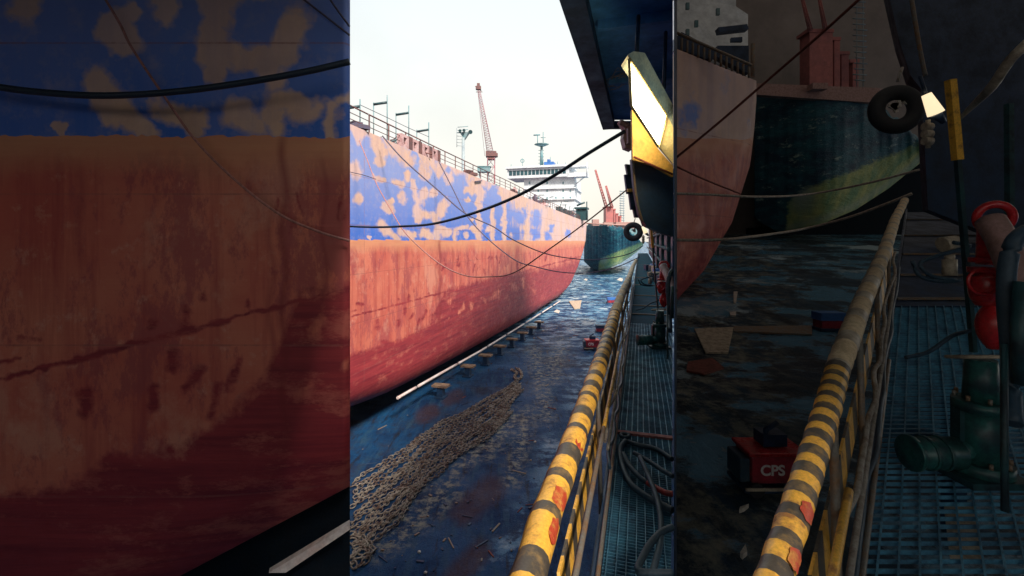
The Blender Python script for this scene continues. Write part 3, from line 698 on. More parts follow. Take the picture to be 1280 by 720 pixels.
# ------------------------------------------------------------------ canopy, lamp and panels, upper right
e=empty('overhead_canopy',W(760,150,10.1),'dark steel canopy overhead, blue of shade in its colour, with a heavy edge beam','canopy')
zc=2.7
def C(px,py,z=zc): return WZ(px,py,z)
cpoly=[C(760,150),C(841,150),C(841,1),Vector((3.2,4.6,H+zc)),Vector((3.2,3.6,H+zc)),AX(-.70,3.75,zc)]
m=MB(); m.prism(cpoly,Vector((0,0,.25))); m.build('soffit',M['canopy'],e)
m=MB(); a=AX(-.68,10.35,zc-.1); b=AX(-.68,3.8,zc-.1); m.beam(a,b,.26,.2); m.beam(C(765,152)-Vector((0,0,.08)),C(838,152)-Vector((0,0,.08)),.14,.16)
m.build('edge_beam',M['dark'],e)
for q in (5.6,7.6):
    m=MB(); l=AX(-.5,q,zc-.06); k=.358; 
    v_=q; # to the radial limit
    s_lim=(k*CS-SN)/(CS+SN*k)*q
    m.beam(l,AX(s_lim,q,zc-.06),.07,.12); m.build('cross_rib',M['canopy'],e)
e2=MB()
pb=[W(775,150,8.5),W(786,153,8.5),W(790,187,8.5),W(782,184,8.5),W(779,172,8.5),W(781,160,8.5)]
e2.prism(pb,Vector((0,.25,0))); e2.tube([W(775,153,8.4),W(787,158,8.4)],.06,6); e2.box(W(786,170,8.45),(.08,.2,.3))
e2.build('cable_bracket',M['pinkpipe'],e)
# scribble of wire on the soffit
m=MB()
for k in range(7):
    c=C(774+random.uniform(-3,3),98+random.uniform(-4,4),zc-.03); pts_=[]
    for i in range(9): pts_.append(c+Vector((math.cos(i*.8+k)*random.uniform(.08,.2),math.sin(i*.8+k)*random.uniform(.1,.45),random.uniform(-.03,0))))
    m.tube(curve(pts_,4),.004,4)
tag(m.build('wire_tangle',M['ropepale']),'tangle of pale thin wire stuck under the canopy beside the lamp','wire')

T=4.0
e=empty('floodlight',W(805,130,T),'large lit rectangular floodlight hanging at a slant under the canopy','floodlight')
m=MB(); m.prism([W(787,73,T),W(833.5,144,T+.5),W(823,183,T+.5),W(789,132,T)],Vector((.0,.02,0))); m.build('lens',M['lamp'],e)
m=MB(); m.tube([W(786.5,73,T-.01),W(833.5,144,T+.49),W(822.5,183,T+.49),W(789,132,T-.01),W(786.5,73,T-.01)],.014,6); m.build('lens_glow_rim',M['rimglow'],e)
m=MB(); m.prism([W(785,68,T-.02),W(792,64,T),W(806,66,T+.1),W(841.5,132,T+.55),W(841.5,158,T+.5),W(834,144,T+.5),W(787,72,T)],Vector((0,.25,0)))
m.build('housing',M['housing'],e)
m=MB(); m.prism([W(834.4,145,T+.5),W(841.5,159,T+.5),W(841.5,205,T+.5),W(824,184,T+.5)],Vector((0,.03,0))); m.build('side_glow_plate',M['rimglow'],e)  # lamp glow beside the lens put into this plate's yellow
m=MB(); m.tube([W(796,66,T+.1),W(798,20,T+.4)],.02,6); m.tube([W(830,110,T+.6),W(832,40,T+.9)],.02,6); m.build('hanger',M['dark'],e)
e=empty('lampglow_panel',W(815,190,4.9),'slanting plate above the dark hanging panel, floodlight glow painted on it in ochre','panel')
m=MB(); m.prism([W(790,137,4.9),W(822,185,4.9),W(841.3,207,4.9),W(841.3,221,4.9),W(815,206,4.9),W(791,200,4.9)],Vector((0,.06,0))); m.build('plate',M['ochreglow'],e)
for pts_ in ([W(792,196,4.86),W(841,218,4.86)],):
    m=MB(); m.tube(pts_,.012,6); m.build('edge_bar',M['rust'],e)
e=empty('hanging_panel',W(815,280,5.2),'dark hanging steel panel with a rounded lower edge and a conduit down its left side','panel')
m=MB(); m.prism([W(790.5,198,5.2),W(841.6,219,5.2),W(841.6,296,5.2),W(826,291,5.2),W(808,283,5.2),W(800,268,5.2),W(794,236,5.2)],Vector((0,.12,0))); m.build('panel_sheet',M['dark'],e)
m=MB(); m.tube(curve([W(791,198,5.12),W(793.5,230,5.12),W(797,255,5.12),W(803,277,5.12)],5),.014,6); m.build('conduit',M['greypole'],e)
e=empty('signal_plates',W(787,225,9),'stack of small dark teal plates sticking out left of the hanging panel','bracket')
for i,(a,b,c,d_) in enumerate([(782,205,791,221),(781,218,793,242),(786,238,797,262),(791,258,800,272)]):
    m=MB(); m.prism([W(a,b,9),W(c,b+1,9),W(c+2,d_,9),W(a+3,d_,9)],Vector((0,.1,0))); m.build('plate',M['teal'] if i<1 else M['dark'],e)
m=MB(); m.box(W(787,238,8.95),(.09,.1,.06)); m.build('clamp',M['ochreglow'],e)

# ------------------------------------------------------------------ walkway kit, built once for the open walkway and once for the ramp in the covered slip
def kit(fn, z0, near, k, where, xlim, surf):
    """fn(px,py,t): photo pixel + depth -> world. surf(px,py): point on the walking surface."""
    S=k
    tz=lambda py,z: z*F/(HZ-py)*1.0
    def L(px0,z,t0,t1,n):               # a line parallel to the walkway through the pixel px0 at row 720
        out=[]
        for t in np.geomspace(t0,t1,n):
            py=HZ-z*F/t; px=800+(px0-800)*(py-300)/420.0; out.append(fn(px,py,t))
        return out
    in_open = where=='open'
    wl = 'on the open walkway' if in_open else 'in the dim covered slip'
    # striped handrail pipe
    ta=1.0 if in_open else 2.62
    ts=list(np.arange(ta,8.0,.05))+list(np.geomspace(8.0,19,60))
    P=[]; 
    for t in ts:
        py=HZ+.86*F/t; px=800+(664-800)*(py-300)/420.0; P.append(fn(float(np.interp(py,[324.3,332.9,347,365.4,392,407.7,434.5,467,551,649,720,760],[795.6,791.2,786.5,778.3,768.5,764.5,756.3,745.8,717.5,681,661,649])),py,t))
    def mf(i):
        t=ts[i]
        if t>5.2: return 2 if (int(t*4+100)%3) else 3
        ph=((t-1.14)/.2)%1.0
        kk=int((t-1.14)/.2+50); return 0 if .22+.05*math.sin(kk*2.3)<ph<.80+.05*math.sin(kk*3.7) else 1
    e=empty('striped_handrail',P[0],'thick yellow and black banded handrail pipe %s'%('running along the open walkway from the bottom edge' if in_open else 'climbing beside the ramp in the dim covered slip'),'handrail')
    m=MB(); G=1.0 if in_open else .66
    m.tube(P,.05*S,14,0,True,lambda u:(.047+.016*min(1,u*2.5))*S*G*(1+.04*math.sin(u*230)),mf); m.build('rail_pipe',[M['yellow'],M['black'],M['wrap'],M['cream']],e)
    # red paint splashes: thin raised scabs on the pipe
    for t,du in ((1.30,.6),(1.46,.9),(1.86,.8),(1.95,.5),(2.9,.7),(3.25,.8)):
        if t<ta: continue
        i=int((t-ta)/.05); c=P[i]; d_=(P[i+1]-P[i]).normalized(); 
        m=MB(); up=Vector((0,0,1)); x=d_.cross(up).normalized(); z=x.cross(d_).normalized(); vs=[];fs=[]
        for a in range(5):
            for b_ in range(5):
                ang=.15+du*(a/4)*1.25+random.uniform(-.05,.05); vs.append(c+d_*((b_/4-.5)*.12*S*(1 if in_open else .5)*(1-.4*abs(a-2)/2)+random.uniform(-.004,.004))+(x*math.cos(ang)+z*math.sin(ang))*(.0505 if in_open else .0355)*S)
        for a in range(4):
            for b_ in range(4): fs.append((a*5+b_,a*5+b_+1,a*5+b_+6,a*5+b_+5))
        m.add(vs,fs,0,True); m.build('paint_splash',M['redsplash'],e)
    # stanchions
    for t in ((2.75,4.4,6.4,9.0,12.5) if in_open else (4.4,6.4,9.0,12.5)):
        py=HZ+.86*F/t; px=800-136*(py-300)/420.0; py2=HZ+1.68*F/t; m=MB(); m.tube([fn(px+9/t,py,t),fn(px+22/t,py2,t)],.014*S,6); m.build('stanchion',M['greypole'],e)
    # hazard-striped toe board
    e=empty('hazard_board',L(706,-1.25,2,3,2)[0],'long toe board with diagonal yellow and black stripes %s'%('under the open handrail' if in_open else 'beside the ramp in the dim slip'),'toe board')
    n=0; tt=1.55 if in_open else 2.7; q=1.06 if True else 0
    seg=[]
    m=MB()
    while tt<15:
        t2=tt*1.055
        a0,a1=L(699,-1.20,tt,t2,2); b0,b1=L(714,-1.30,tt*1.0,t2,2)
        sk=(a1-a0)*.8
        m.prism([a0+sk,a1+sk,b1,b0],Vector((-.012*S,0,0)),n%2)
        tt=t2; n+=1
    m.build('striped_board',[M['yellow'],M['black']],e)
    # poles
    for (x0,z,t0,t1,r,ma,mb_,lab,cat) in ((719,-1.15,1.3 if in_open else 2.7,2.75,.012,M['greypole'],None,'thin grey pole continuing the yellow one','pole'),
                                (719,-1.15,2.75,4.6,.013,M['yellow'],None,'thin yellow pole','pole'),
                                (747,-1.5,1.7 if in_open else 3.3,9.5,.011,M['greypole'],None,'thin scuffed pole along the deck edge','pole'),
                                (735,-1.4,3.0,14,.011,M['ropepale'],None,'pale cable run','cable')):
        if t1<=t0+.2: continue
        m=MB(); m.tube(L(x0,z,t0,t1,12),r*S,7); tag(m.build('pole' if cat=='pole' else 'cable',ma),lab+' '+wl+' below the handrail',cat)
    for j,(x0,z,amp) in enumerate(((725,-1.3,1.4),(741,-1.48,1.1))):
        m=MB(); pts_=L(x0,z,2.9,16,22); pts_=[p+Vector((random.uniform(-1,1)*.018*S*amp,0,random.uniform(-1,1)*.02*S)) for p in pts_]
        m.tube(curve(pts_,4),.012*S,6); tag(m.build('cable',M['rubber'] if j else M['ropepale']),('wavy pale hose' if j==0 else 'wavy black hose')+' strung along the hazard board '+wl,'hose')
    # tyre fender
    f=fa if in_open else (lambda X,Y_,t: fn(X2P(X),Y2P(Y_),t))
    T=20.
    e=empty('tyre_fender',f(1120,175,T),'black tyre fender hanging %s'%('at the far end of the open walkway' if in_open else 'above the ramp in the dim slip'),'tyre')
    m=MB(); m.ring(f(1120,137,T),.30*S*(1 if in_open else .8),.13*S*(1 if in_open else .8),(.25,1,0),32,12); m.build('tyre',M['tyre'],e)
    m=MB(); c=f(1123,131,T*.995)
    for a in range(9):
        u=random.uniform(0,6.3); v_=random.uniform(0,.12)*S; p=c+Vector((math.cos(u)*v_*1.2,0,math.sin(u)*v_*.6)); m.box(p,(.09*S,.03*S,.05*S),0,Matrix.Rotation(u,3,'Y'))
    m.build('rag',M['whitepaper'],e)
    m=MB(); m.tube([f(1122,102,T),f(1128,84,T)],.02*S,5); m.build('sling',M['ropepale'],e)
    # work lamp
    T=17.
    e=empty('work_lamp',f(1165,150,T),'small lit work lamp with cream shade %s'%('near the tyre on the open walkway' if in_open else 'near the tyre in the dim slip'),'lamp')
    m=MB(); m.cyl(f(1158,118,T),f(1170,142,T),.05*S,12,0,.085*S); m.build('shade',M['bulb'],e)
    m=MB(); m.cyl(f(1170,142,T),f(1180,153,T),.06*S,10,0,.03*S); m.tube([f(1157,116,T),f(1150,95,T)],.02*S,6); m.build('bracket',M['dark'],e)
    m=MB()
    for y in (158,167,176): m.cyl(f(1155,y,T),f(1164,y+1,T),.05*S,10)
    m.tube([f(1160,150,T),f(1160,185,T)],.025*S,6); tag(m.build('valve_stack',M['cream']),'short stack of cream fittings below the work lamp '+wl,'fitting')
    # yellow post
    T=7.2
    e=empty('yellow_post',f(1217,437,T),'slim post, yellow above and grey-green below, leaning %s'%('beside the pump on the open walkway' if in_open else 'beside the pump in the dim slip'),'post')
    m=MB(); m.beam(f(1188,100,T),f(1197,200,T),.034*S,.034*S); m.build('upper_tube',M['yellow'],e)
    m=MB(); m.beam(f(1197,200,T),f(1217,440,T),.022*S,.022*S); m.build('lower_tube',M['teal'],e)
    # cream slanting pipe
    xe=xlim
    m=MB(); m.tube(curve([f(1200,148,8.5),f(1216,132,8.2),f(1240,108,7.6),f(1262,76,7.2),f(xe+1,52,7)],5),.034*S,10,0,True,lambda u:(.014+.016*min(1,u*2))*S*(1 if in_open else .75))
    tag(m.build('slanting_pipe',M['cream']),'pale pipe slanting up to the right %s'%('past the hanging panel' if in_open else 'across the darkness of the slip'),'pipe')
    # dark equipment backing
    m=MB()
    # red valve assembly
    T=6.6
    e=empty('red_valve',f(1238,435,T),'glossy red valve with flanges and pink pipe %s'%('at the right side of the open walkway' if in_open else 'in the dim slip'),'valve')
    m=MB(); m.ring(f(1243,272,T),.062*S,.018*S,(.5,1,.2),26,10); m.cyl(f(1238,280,T+.05),f(1236,330,T),.045*S,16); m.cyl(f(1236,322,T),f(1236,328,T),.07*S,20); m.cyl(f(1236,334,T),f(1236,341,T),.075*S,20)
    m.build('elbow',M['red'],e)
    m=MB(); m.tube(curve([f(1237,340,T),f(1233,352,T),f(1234,368,T),f(1237,378,T)],5),.1*S,16,0,True,lambda u:(.052+.012*math.sin(u*3.14))*S); m.ring(f(1230,352,T-.15),.058*S,.008*S,(.3,1,0),24,6); m.build('valve_body',M['red'],e)
    m=MB(); m.tube([f(1241,378+58*i/10,T) for i in range(11)],.1*S,16,0,True,lambda u:(.008+.054*math.sin(math.pi*min(.97,max(.04,u)))**.6)*S); m.build('float_chamber',M['red'],e)
    m=MB(); m.tube(curve([f(1238,276,T-.1),f(1252,300,T-.3),f(1266,332,T-.5),f(xe,372,T-.7)],5),.055*S,16); m.build('outlet_pipe',M['pinkpipe'],e)
    # black hoses at the right edge
    m=MB(); m.tube(curve([f(xe,288,5.2),f(1268,302,5.2),f(1259,335,5.2),f(1258,380,5.2),f(1262,430,5.2),f(1264,480,5.2),f(1266,530,5.0)],6),.027*S,10)
    tag(m.build('suction_hose',M['rubber']),'thick black hose curving down in front of the red valve '+wl,'hose')
    m=MB(); m.tube([f(1278,352,5),f(1274,420,5),f(1276,480,5)],.024*S,10); m.tube([f(1255,430,5),f(1256,640,4.6)],.01*S,8)
    tag(m.build('upright_pipe',M['teal']),'dark teal upright pipe right of the red valve '+wl,'pipe')
    # white gauge
    T=10.
    e=empty('white_gauge',f(1187,344,T),'small cream regulator on a stub pipe %s'%('on the far part of the open walkway' if in_open else 'on the ramp in the dim slip'),'regulator')
    m=MB(); m.cyl(f(1178,306,T),f(1196,302,T),.055*S,12,0,.045*S); m.cyl(f(1187,318,T),f(1187,326,T),.03*S,12); m.build('gauge_head',M['cream'],e)
    m=MB(); m.cyl(f(1187,324,T),f(1187,344,T),.042*S,14); m.build('canister',M['cream'],e)
    for j,pp in enumerate((((1192,303),(1212,308),(1170,320),(1150,330),(1165,345),(1195,350)),((1140,325),(1150,345),(1180,352),(1200,350)),((1132,447),(1160,440),(1190,420),(1215,412),(1232,395)))):
        m=MB(); m.tube(curve([f(a,b_,T*(.98 if j<2 else .72)) for a,b_ in pp],6),.014*S if j<2 else .01*S,7)
        tag(m.build('air_hose',M['rubber']),['black air hose looping from the cream regulator','lower black hose lying behind the regulator','thin black hose running up towards the red valve'][j]+' '+wl,'hose')
    # pump
    T=7.
    e=empty('green_pump',f(1226,600,T*.93),'dark green vertical pump with a pale top flange %s'%('on the open walkway' if in_open else 'on the ramp in the dim slip'),'pump')
    m=MB(); m.ring(f(1226,446,T),.125*S,.009*S,(0,.25,1),30,8); m.build('top_flange',M['cream'],e)
    for yy,rr in ((506,.098),(583,.106)):
        for q in range(8):
            a=q*math.pi/4+.3; c=f(1226,yy,T)+Vector((math.cos(a)*rr*S,math.sin(a)*rr*S,.03*S)); m=MB(); m.cyl(c,c+Vector((0,0,.025*S)),.009*S,6); m.build('bolt',M['greypole'],e)
    m=MB(); m.cyl(f(1226,449,T),f(1226,500,T),.06*S,18,0,.07*S); m.cyl(f(1226,500,T),f(1226,512,T),.11*S,20); m.cyl(f(1226,512,T),f(1226,575,T),.082*S,20); m.cyl(f(1226,575,T),f(1226,590,T),.12*S,20); m.build('motor',M['pumpgreen'],e)
    m=MB(); m.cyl(f(1140,566,T),f(1195,566,T),.075*S,18); m.cyl(f(1136,566,T),f(1141,566,T),.085*S,18); m.cyl(f(1155,566,T),f(1159,566,T),.082*S,18); m.cyl(f(1172,566,T),f(1176,566,T),.082*S,18); m.cyl(f(1195,566,T),f(1216,560,T),.045*S,12); m.build('casing',M['pumpgreen'],e)
    m=MB(); m.box(f(1200,545,T*1.01),(.05*S,.05*S,.3*S)); m.box(f(1222,592,T),(.3*S,.25*S,.03*S)); m.build('base_plate',M['teal'],e)
    # blue/red jack box on the floor
    return

def surfA(px,py): return WZ(px,py,-1.7)
kit(W,-1.7,2.0,1.0,'open',1279,surfA)
KB=1.25
def fB(px,py,t): return W(P2X(px),P2Y(py),t/3.168*KB)
kit(fB,-1.7*KB,2.6,KB,'slip',1285,None)

# ------------------------------------------------------------------ walkway deck, open
def grating(e,pt,rows,colsf,w,h,mat):
    pass
e=empty('walkway',WZ(790,700,-1.7),'narrow steel walkway with grating deck along the open dock','walkway')
m=MB()
def edge_s(v,side):                      # lateral limits of the deck at axis position v
    return -.205 if side==0 else min(.95,(.3596*CS-SN)/(CS+SN*.3596)*v)
for v in np.arange(2.0,9.5,.026):
    s1=edge_s(v,1)-.01; m.beam(AX(-.19,v,-1.712),AX(s1,v,-1.712),.004,.022)
for s in np.arange(-.17,.62,.05):
    v0=max(2.0,s/((.3596*CS-SN)/(CS+SN*.3596))+.1) if s>0 else 2.0
    if v0<9.4: m.beam(AX(s,v0,-1.700),AX(s,9.5,-1.700),.006,.008)
m.build('grating',M['grate'],e)
m=MB(); m.prism([AX(-.19,9.5,-1.7),AX(.62,9.5,-1.7),AX(.95,15,-1.7),AX(.95,60,-1.7),AX(-.19,60,-1.7)],Vector((0,0,-.06))); m.build('far_deck',M['weed'],e)
m=MB(); m.beam(AX(-.215,1.6,-1.66),AX(-.215,60,-1.66),.012,.16); m.build('kick_plate',M['dark'],e)
m=MB(); m.beam(AX(-.215,1.6,-1.95),AX(-.215,60,-1.95),.08,.35); m.build('side_girder',M['dark'],e)
for v in (4.05,):
    m=MB(); m.beam(AX(-.19,v,-1.69),AX(edge_s(v,1)-.005,v,-1.69),.05,.02); m.build('cross_beam',M['pinkbeam'],e)
for v in (2.9,4.1,5.3,6.5,7.9,9.4,11,13,16):
    m=MB(); m.beam(AX(-.19,v,-1.78),AX(edge_s(v,1)-.02,v,-1.78),.06,.1); m.build('joist',M['dark'],e)
m=MB(); m.prism([AX(-.19,1.8,-2.2),AX(edge_s(2.2,1)-.02,2.2,-2.2),AX(.6,9.5,-2.2),AX(-.19,9.5,-2.2)],Vector((0,0,-.04))); m.build('catch_tray',M['teal'],e)
m=MB(); 
for v in (6,14,24,36,50): m.beam(AX(-.1,v,-1.9),AX(-.1,v,-12),.25,.25)
m.build('support_leg',M['dark'],e)
for v in (10.6,12.0,14.2,17.5,21):
    m=MB(); m.beam(AX(-.18,v,-1.69),AX(.6,v,-1.69),.05,.03); m.build('deck_rib',M['greypole'],e)
# pale cloth or plate under grating
m=MB(); m.prism([WZ(815,472,-2.15),WZ(826,472,-2.15),WZ(834,512,-2.15),WZ(824,512,-2.15)],Vector((0,0,.02))); tag(m.build('pale_sheet',M['cream']),'pale sheet lying in the tray under the walkway grating','sheet')
# hoses coiled near the camera
def ZH(zx,zy,z=-1.66): return WZ(740+zx/3.6,520+zy/3.6,z)
HS=[([(150,112),(200,128),(290,150),(362,195)],.018,'rubber','black hose running from the coil to the right edge, farthest of the coil'),
 ([(150,112),(126,150),(135,220),(170,300),(230,352),(300,392),(364,425)],.021,'rubber','black hose bent in the widest loop of the coil'),
 ([(140,170),(170,225),(215,275),(250,300)],.018,'rubber','black hose end joined to the red sleeve in the coil'),
 ([(250,300),(290,325),(330,345),(364,352)],.0185,'redhose','red and grey hose piece lying across the coil'),
 ([(188,165),(250,200),(310,240),(364,272)],.016,'rubber','straight black hose piece lying inside the coil'),
 ([(215,185),(245,250),(285,350),(308,450),(308,560),(290,640),(268,716)],.017,'rubber','black hose running down under the coil to the bottom edge'),
 ([(364,500),(310,525),(258,580),(225,640),(206,690),(240,706),(364,708)],.018,'rubber','black hose in a low arch at the bottom right of the walkway')]
for i,(pp,r,mt,lab) in enumerate(HS):
    m=MB(); m.tube(curve([ZH(a,b,-1.68+.012*i) for a,b in pp],8),r,9); tag(m.build('hose',M[mt]),lab,'hose','hoses coiled on the open walkway')
m=MB(); m.ring(ZH(148,88,-1.66),.035,.016,(0,0,1),16,8); tag(m.build('hose_coupling',M['rubber']),'dark round hose coupling at the head of the coil','coupling')
# dark machinery housing behind the equipment on the right
e=empty('pipe_rack',AX(.9,12,-1.7),'dark rack of pipes and boxes at the right of the open walkway','pipe rack')
m=MB()
for v in (15,19,24,31): m.beam(AX(.86,v,-1.7),AX(.86,v,1.2),.12,.12)
for z in (-.9,-.3,.25): m.tube([AX(.86,14.6,z),AX(.86,60,z)],.07,8)
m.build('rack_frame',M['teal'],e)
m=MB(); m.prism([AX(1.05,16,-1.7),AX(1.05,60,-1.7),AX(1.05,60,2.4),AX(1.05,16,2.4)],AX(.1,0,-H)); m.build('back_sheet',M['dark'],e)
for i in range(10):
    m=MB(); v=random.uniform(15,30); m.box(AX(random.uniform(.3,.8),v,-1.5),(.25,.4,.3)); m.build('junction_box',[M['teal'],M['dark'],M['bluebox'],M['cream']][i%4],e)

# ------------------------------------------------------------------ small red machines with lettering
def text_mesh(name,body,size,mat,loc,rot,parent):
    cu=bpy.data.curves.new(name,'FONT'); cu.body=body; cu.size=size; cu.extrude=size*.02; cu.align_x='CENTER'; cu.align_y='CENTER'; cu.offset=size*.025
    to=bpy.data.objects.new(name+'_t',cu); col.objects.link(to); dg=bpy.context.evaluated_depsgraph_get()
    me=bpy.data.meshes.new_from_object(to.evaluated_get(dg)); bpy.data.objects.remove(to)
    me.materials.clear(); me.materials.append(mat); o=bpy.data.objects.new(name,me); col.objects.link(o)
    o.location=loc; o.rotation_euler=rot
    o.parent=parent; o.matrix_parent_inverse=parent.matrix_world.inverted(); return o
M['lettering']=grimy('white_lettering',(.8,.76,.74),(.7,.65,.62),8,rough=.5)
def red_machine(base,sz,label):
    e=empty('red_compressor',base,label,'compressor')
    def b_(nm,c,d,mt,bev=.03): m=MB(); m.box(base+Vector(c)*sz,tuple(x*sz for x in d)); return m.build(nm,mt,e,bev*sz)
    bd=b_('body',(0,0,.55),(1.15,.7,.55),M['dullred']); b_('lid',(0,.05,.86),(1.25,.8,.08),M['red']); b_('engine',(-.62,.05,.5),(.3,.6,.5),M['rubber']); b_('skid',(0,0,.14),(1.5,.8,.1),M['dark']); b_('pale_bar',(-.35,-.42,.2),(.8,.05,.06),M['cream'],.01)
    m=MB(); m.tube([base+Vector((-.1,0,.85))*sz,base+Vector((-.1,0,1.25))*sz,base+Vector((.15,0,1.4))*sz],.06*sz,8); m.box(base+Vector((.05,.1,1.05))*sz,(.5*sz,.4*sz,.25*sz)); m.build('exhaust',M['dark'],e)
    for s_ in (-.5,.5):
        m=MB(); m.cyl(base+Vector((s_,-.42,.16))*sz,base+Vector((s_,-.36,.16))*sz,.15*sz,14); m.build('wheel',M['tyre'],e)
    text_mesh('lettering','CPS',.30*sz,M['lettering'],base+Vector((-.16,-.362,.55))*sz,(math.radians(90),0,0),e)
    return e
red_machine(WZ(740,437,-H),1.25,'red machine lettered CPS standing on the open dock floor left of the handrail')
# other machines on the open floor
def jack(base,sz,label,top):
    e=empty('floor_jack',base,label,'machine')
    m=MB(); m.box(base+Vector((0,0,.55))*sz,(1*sz,.6*sz,.3*sz)); m.build('top_box',M[top],e)
    m=MB(); m.box(base+Vector((0,0,.25))*sz,(.9*sz,.55*sz,.3*sz)); m.build('lower_box',M['dullred'],e)
    m=MB(); m.box(base+Vector((0,0,.05))*sz,(1.1*sz,.7*sz,.1*sz)); m.build('foot',M['dark'],e)
jack(WZ(764,379,-H),1.6,'blue topped box machine on the open dock floor near the far handrail','bluebox')
jack(WZ(751,415,-H),1.3,'dark box machine behind the red lettered machine on the open dock floor','dark')

# ------------------------------------------------------------------ near hull at the left, dimmed by an added roof
T=8.0
e=empty('near_ship',W(220,HZ+H*F/9.5,9.5),'nearer ship side at the left in deep shade, blotched blue over dull red','ship')
nx,nr=330,400; Xs=np.linspace(-150,437.6,nx); pts=[];bk=[];qx=[];qy=[]
for X_ in Xs:
    yb=720-(X_-225)*.528; yt=-62
    for j in range(nr):
        u=j/(nr-1); Yy=yt+(yb-yt)*u
        dist=(yb-Yy); t=T+ (max(0,1-dist/95.)**2)*.55+ (max(0,1-(437.6-X_)/10.)**2)*.10
        pts.append(W(X_,Yy,t)); bk.append(W(X_,Yy,T+3)); qx.append(X2P(X_)); qy.append(Y2P(Yy))
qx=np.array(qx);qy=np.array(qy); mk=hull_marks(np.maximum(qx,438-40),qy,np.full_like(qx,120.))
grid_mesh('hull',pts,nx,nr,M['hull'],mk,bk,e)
m=MB(); m.prism([W(300,735,8.5),W(445,658,8.5),W(445,654,8.5),W(436,652,8.5),W(345,702,8.5),W(300,728,8.5)],Vector((0,.1,0)))
# pale keel strip
m=MB(); m.prism([W(336,716,8.45),W(357,716,8.45),W(437.4,662,8.45),W(437.4,654.5,8.45)],Vector((-.05,.12,0))); m.build('keel_strip',M['strip'],e)
m=MB(); m.prism([W(120,800,9.2),W(437.4,800,9.2),W(437.4,600,9.2),W(200,700,9.2)],Vector((-.9,1.5,0))); tag(m.build('gap_shade_sheet',M['pitch']),'black sheet put in for the shade under the nearer ship side','shadow')  # black sheet in place of the dark gap under the hull
def rope2(pp,t,r,mat,label,name='mooring_rope',cat='rope'):
    m=MB(); m.tube(curve([W(x,y,tt) for x,y,tt in pp],8),r,8); tag(m.build(name,mat),label,cat)
rope2([(-420,-40,7.2),(-220,48,7.2),(-80,94,7.2),(0,109,7.2),(60,116,7.2),(130,119.5,7.2),(215,115,7.2),(300,104,7.2),(380,90,7.2),(437,77,7.3)],7,.055,M['cable'],'thick black cable sagging across the shaded near ship side','power_cable','cable')
rope2([(125,-12,7.8),(150,30,7.8),(165,60,7.8),(205,120,7.8),(245,176,7.8),(295,226,7.8),(350,268,7.8),(400,290,7.8),(437,301,7.9)],7,.022,M['ropepink'],'faded pink rope slanting down across the shaded near ship side')
rope2([(365,-12,7.85),(400,15,7.85),(437,44,7.9)],7,.018,M['ropedark'],'dark wire at the top right of the shaded near ship side, lower of two','wire','wire')
rope2([(405,-12,7.85),(420,10,7.85),(437,33,7.9)],7,.018,M['ropedark'],'dark wire at the top right of the shaded near ship side, upper of two','wire','wire')
# unseen roof and walls, added only to shade it
def sbox(name,p0,p1,mat):
    m=MB(); c=(Vector(p0)+Vector(p1))/2; d_=Vector(p1)-Vector(p0); m.box(c,tuple(abs(x) for x in d_)); o=m.build(name,mat); return o
m=MB(); m.prism([Vector((x,y,H+5)) for x,y in ((-22,8.4),(-2.2,8.4),(3.0,-2.4),(2.5,-2.9),(2.2,-13),(-22,-13))],Vector((0,0,.3))); o=m.build('shade_roof',M['shadeboards']); tag(o,'unseen low roof added to shade the near ship side','roof')
o=sbox('shade_wall',(-22,-13.2,0),(2.2,-13,H+.4),M['shadeboards']); tag(o,'unseen wall added behind the viewer to dim the near ship side','wall')
o=sbox('shade_wall',(-22.2,-13,0),(-22,8.4,H+5),M['shadeboards']); tag(o,'unseen side wall added to dim the near ship side','wall')

# ------------------------------------------------------------------ added covered slip at the right, a dimmed larger repeat of the dock
WT=36.
kx=(842.3-640)/F
m=MB(); a,b=2.5,38.
m.add([(kx*a,a,-0),(kx*a+.006,a,0),(kx*b+.3,b,0),(kx*b,b,0),(kx*a,a,H+3.3),(kx*a+.006,a,H+3.3),(kx*b+.3,b,H+.55*b+1.8),(kx*b,b,H+.55*b+1.8)],[(3,2,1,0),(4,5,6,7),(0,1,5,4),(1,2,6,5),(2,3,7,6),(3,0,4,7)])
tag(m.build('added_partition',M['dark']),'tall thin partition added to keep open dock daylight from the covered slip','wall')  # added divider, edge-on to the camera, keeps the slip dim
kx2=kx+.004
m=MB(); m.prism([Vector((kx*WT,WT,7)),Vector((60,WT,7)),Vector((60,WT,H+22)),Vector((kx*WT,WT,H+22))],Vector((0,.4,0)))
tag(m.build('sky_backdrop',M['shed']),'plain taupe wall standing in for dimmed sky behind the covered slip','wall')  # added backdrop coloured like dimmed sky
m=MB(); zr=lambda t: H+.55*t+1.85
m.add([Vector((kx*2.5,2.5,zr(2.5))),Vector((kx*WT,WT,zr(WT))),Vector((60,WT,zr(WT))),Vector((60,2.5,zr(2.5)))],[(0,1,2,3)])
m.build('x',M['dimlight']).name='added_slip_roof'
m2=MB(); m2.prism([Vector((3.1,-2.35,H+4.8)),Vector((.93,2.4,H+4.8)),Vector((60,2.4,H+4.8)),Vector((60,-12,H+4.8)),Vector((3.6,-12,H+4.8)),Vector((3.6,-2.35,H+4.8))],Vector((0,0,.3))); tag(m2.build('slip_shade_roof',M['shadeboards']),'unseen low roof added to keep sun off the covered slip','roof')  # out of view, added to block sun and sky light
tag(bpy.data.objects['added_slip_roof'],'unseen sloping roof added to pass dim light into the covered slip','roof')
m=MB(); m.prism([Vector((3.6,-12.3,0)),Vector((60,-12.3,0)),Vector((60,-12.3,H+4.8)),Vector((3.6,-12.3,H+4.8))],Vector((0,-.3,0))); tag(m.build('slip_shade_wall',M['shadeboards']),'unseen wall added behind the viewer to darken the covered slip','wall')  # also out of view, closes off light from behind
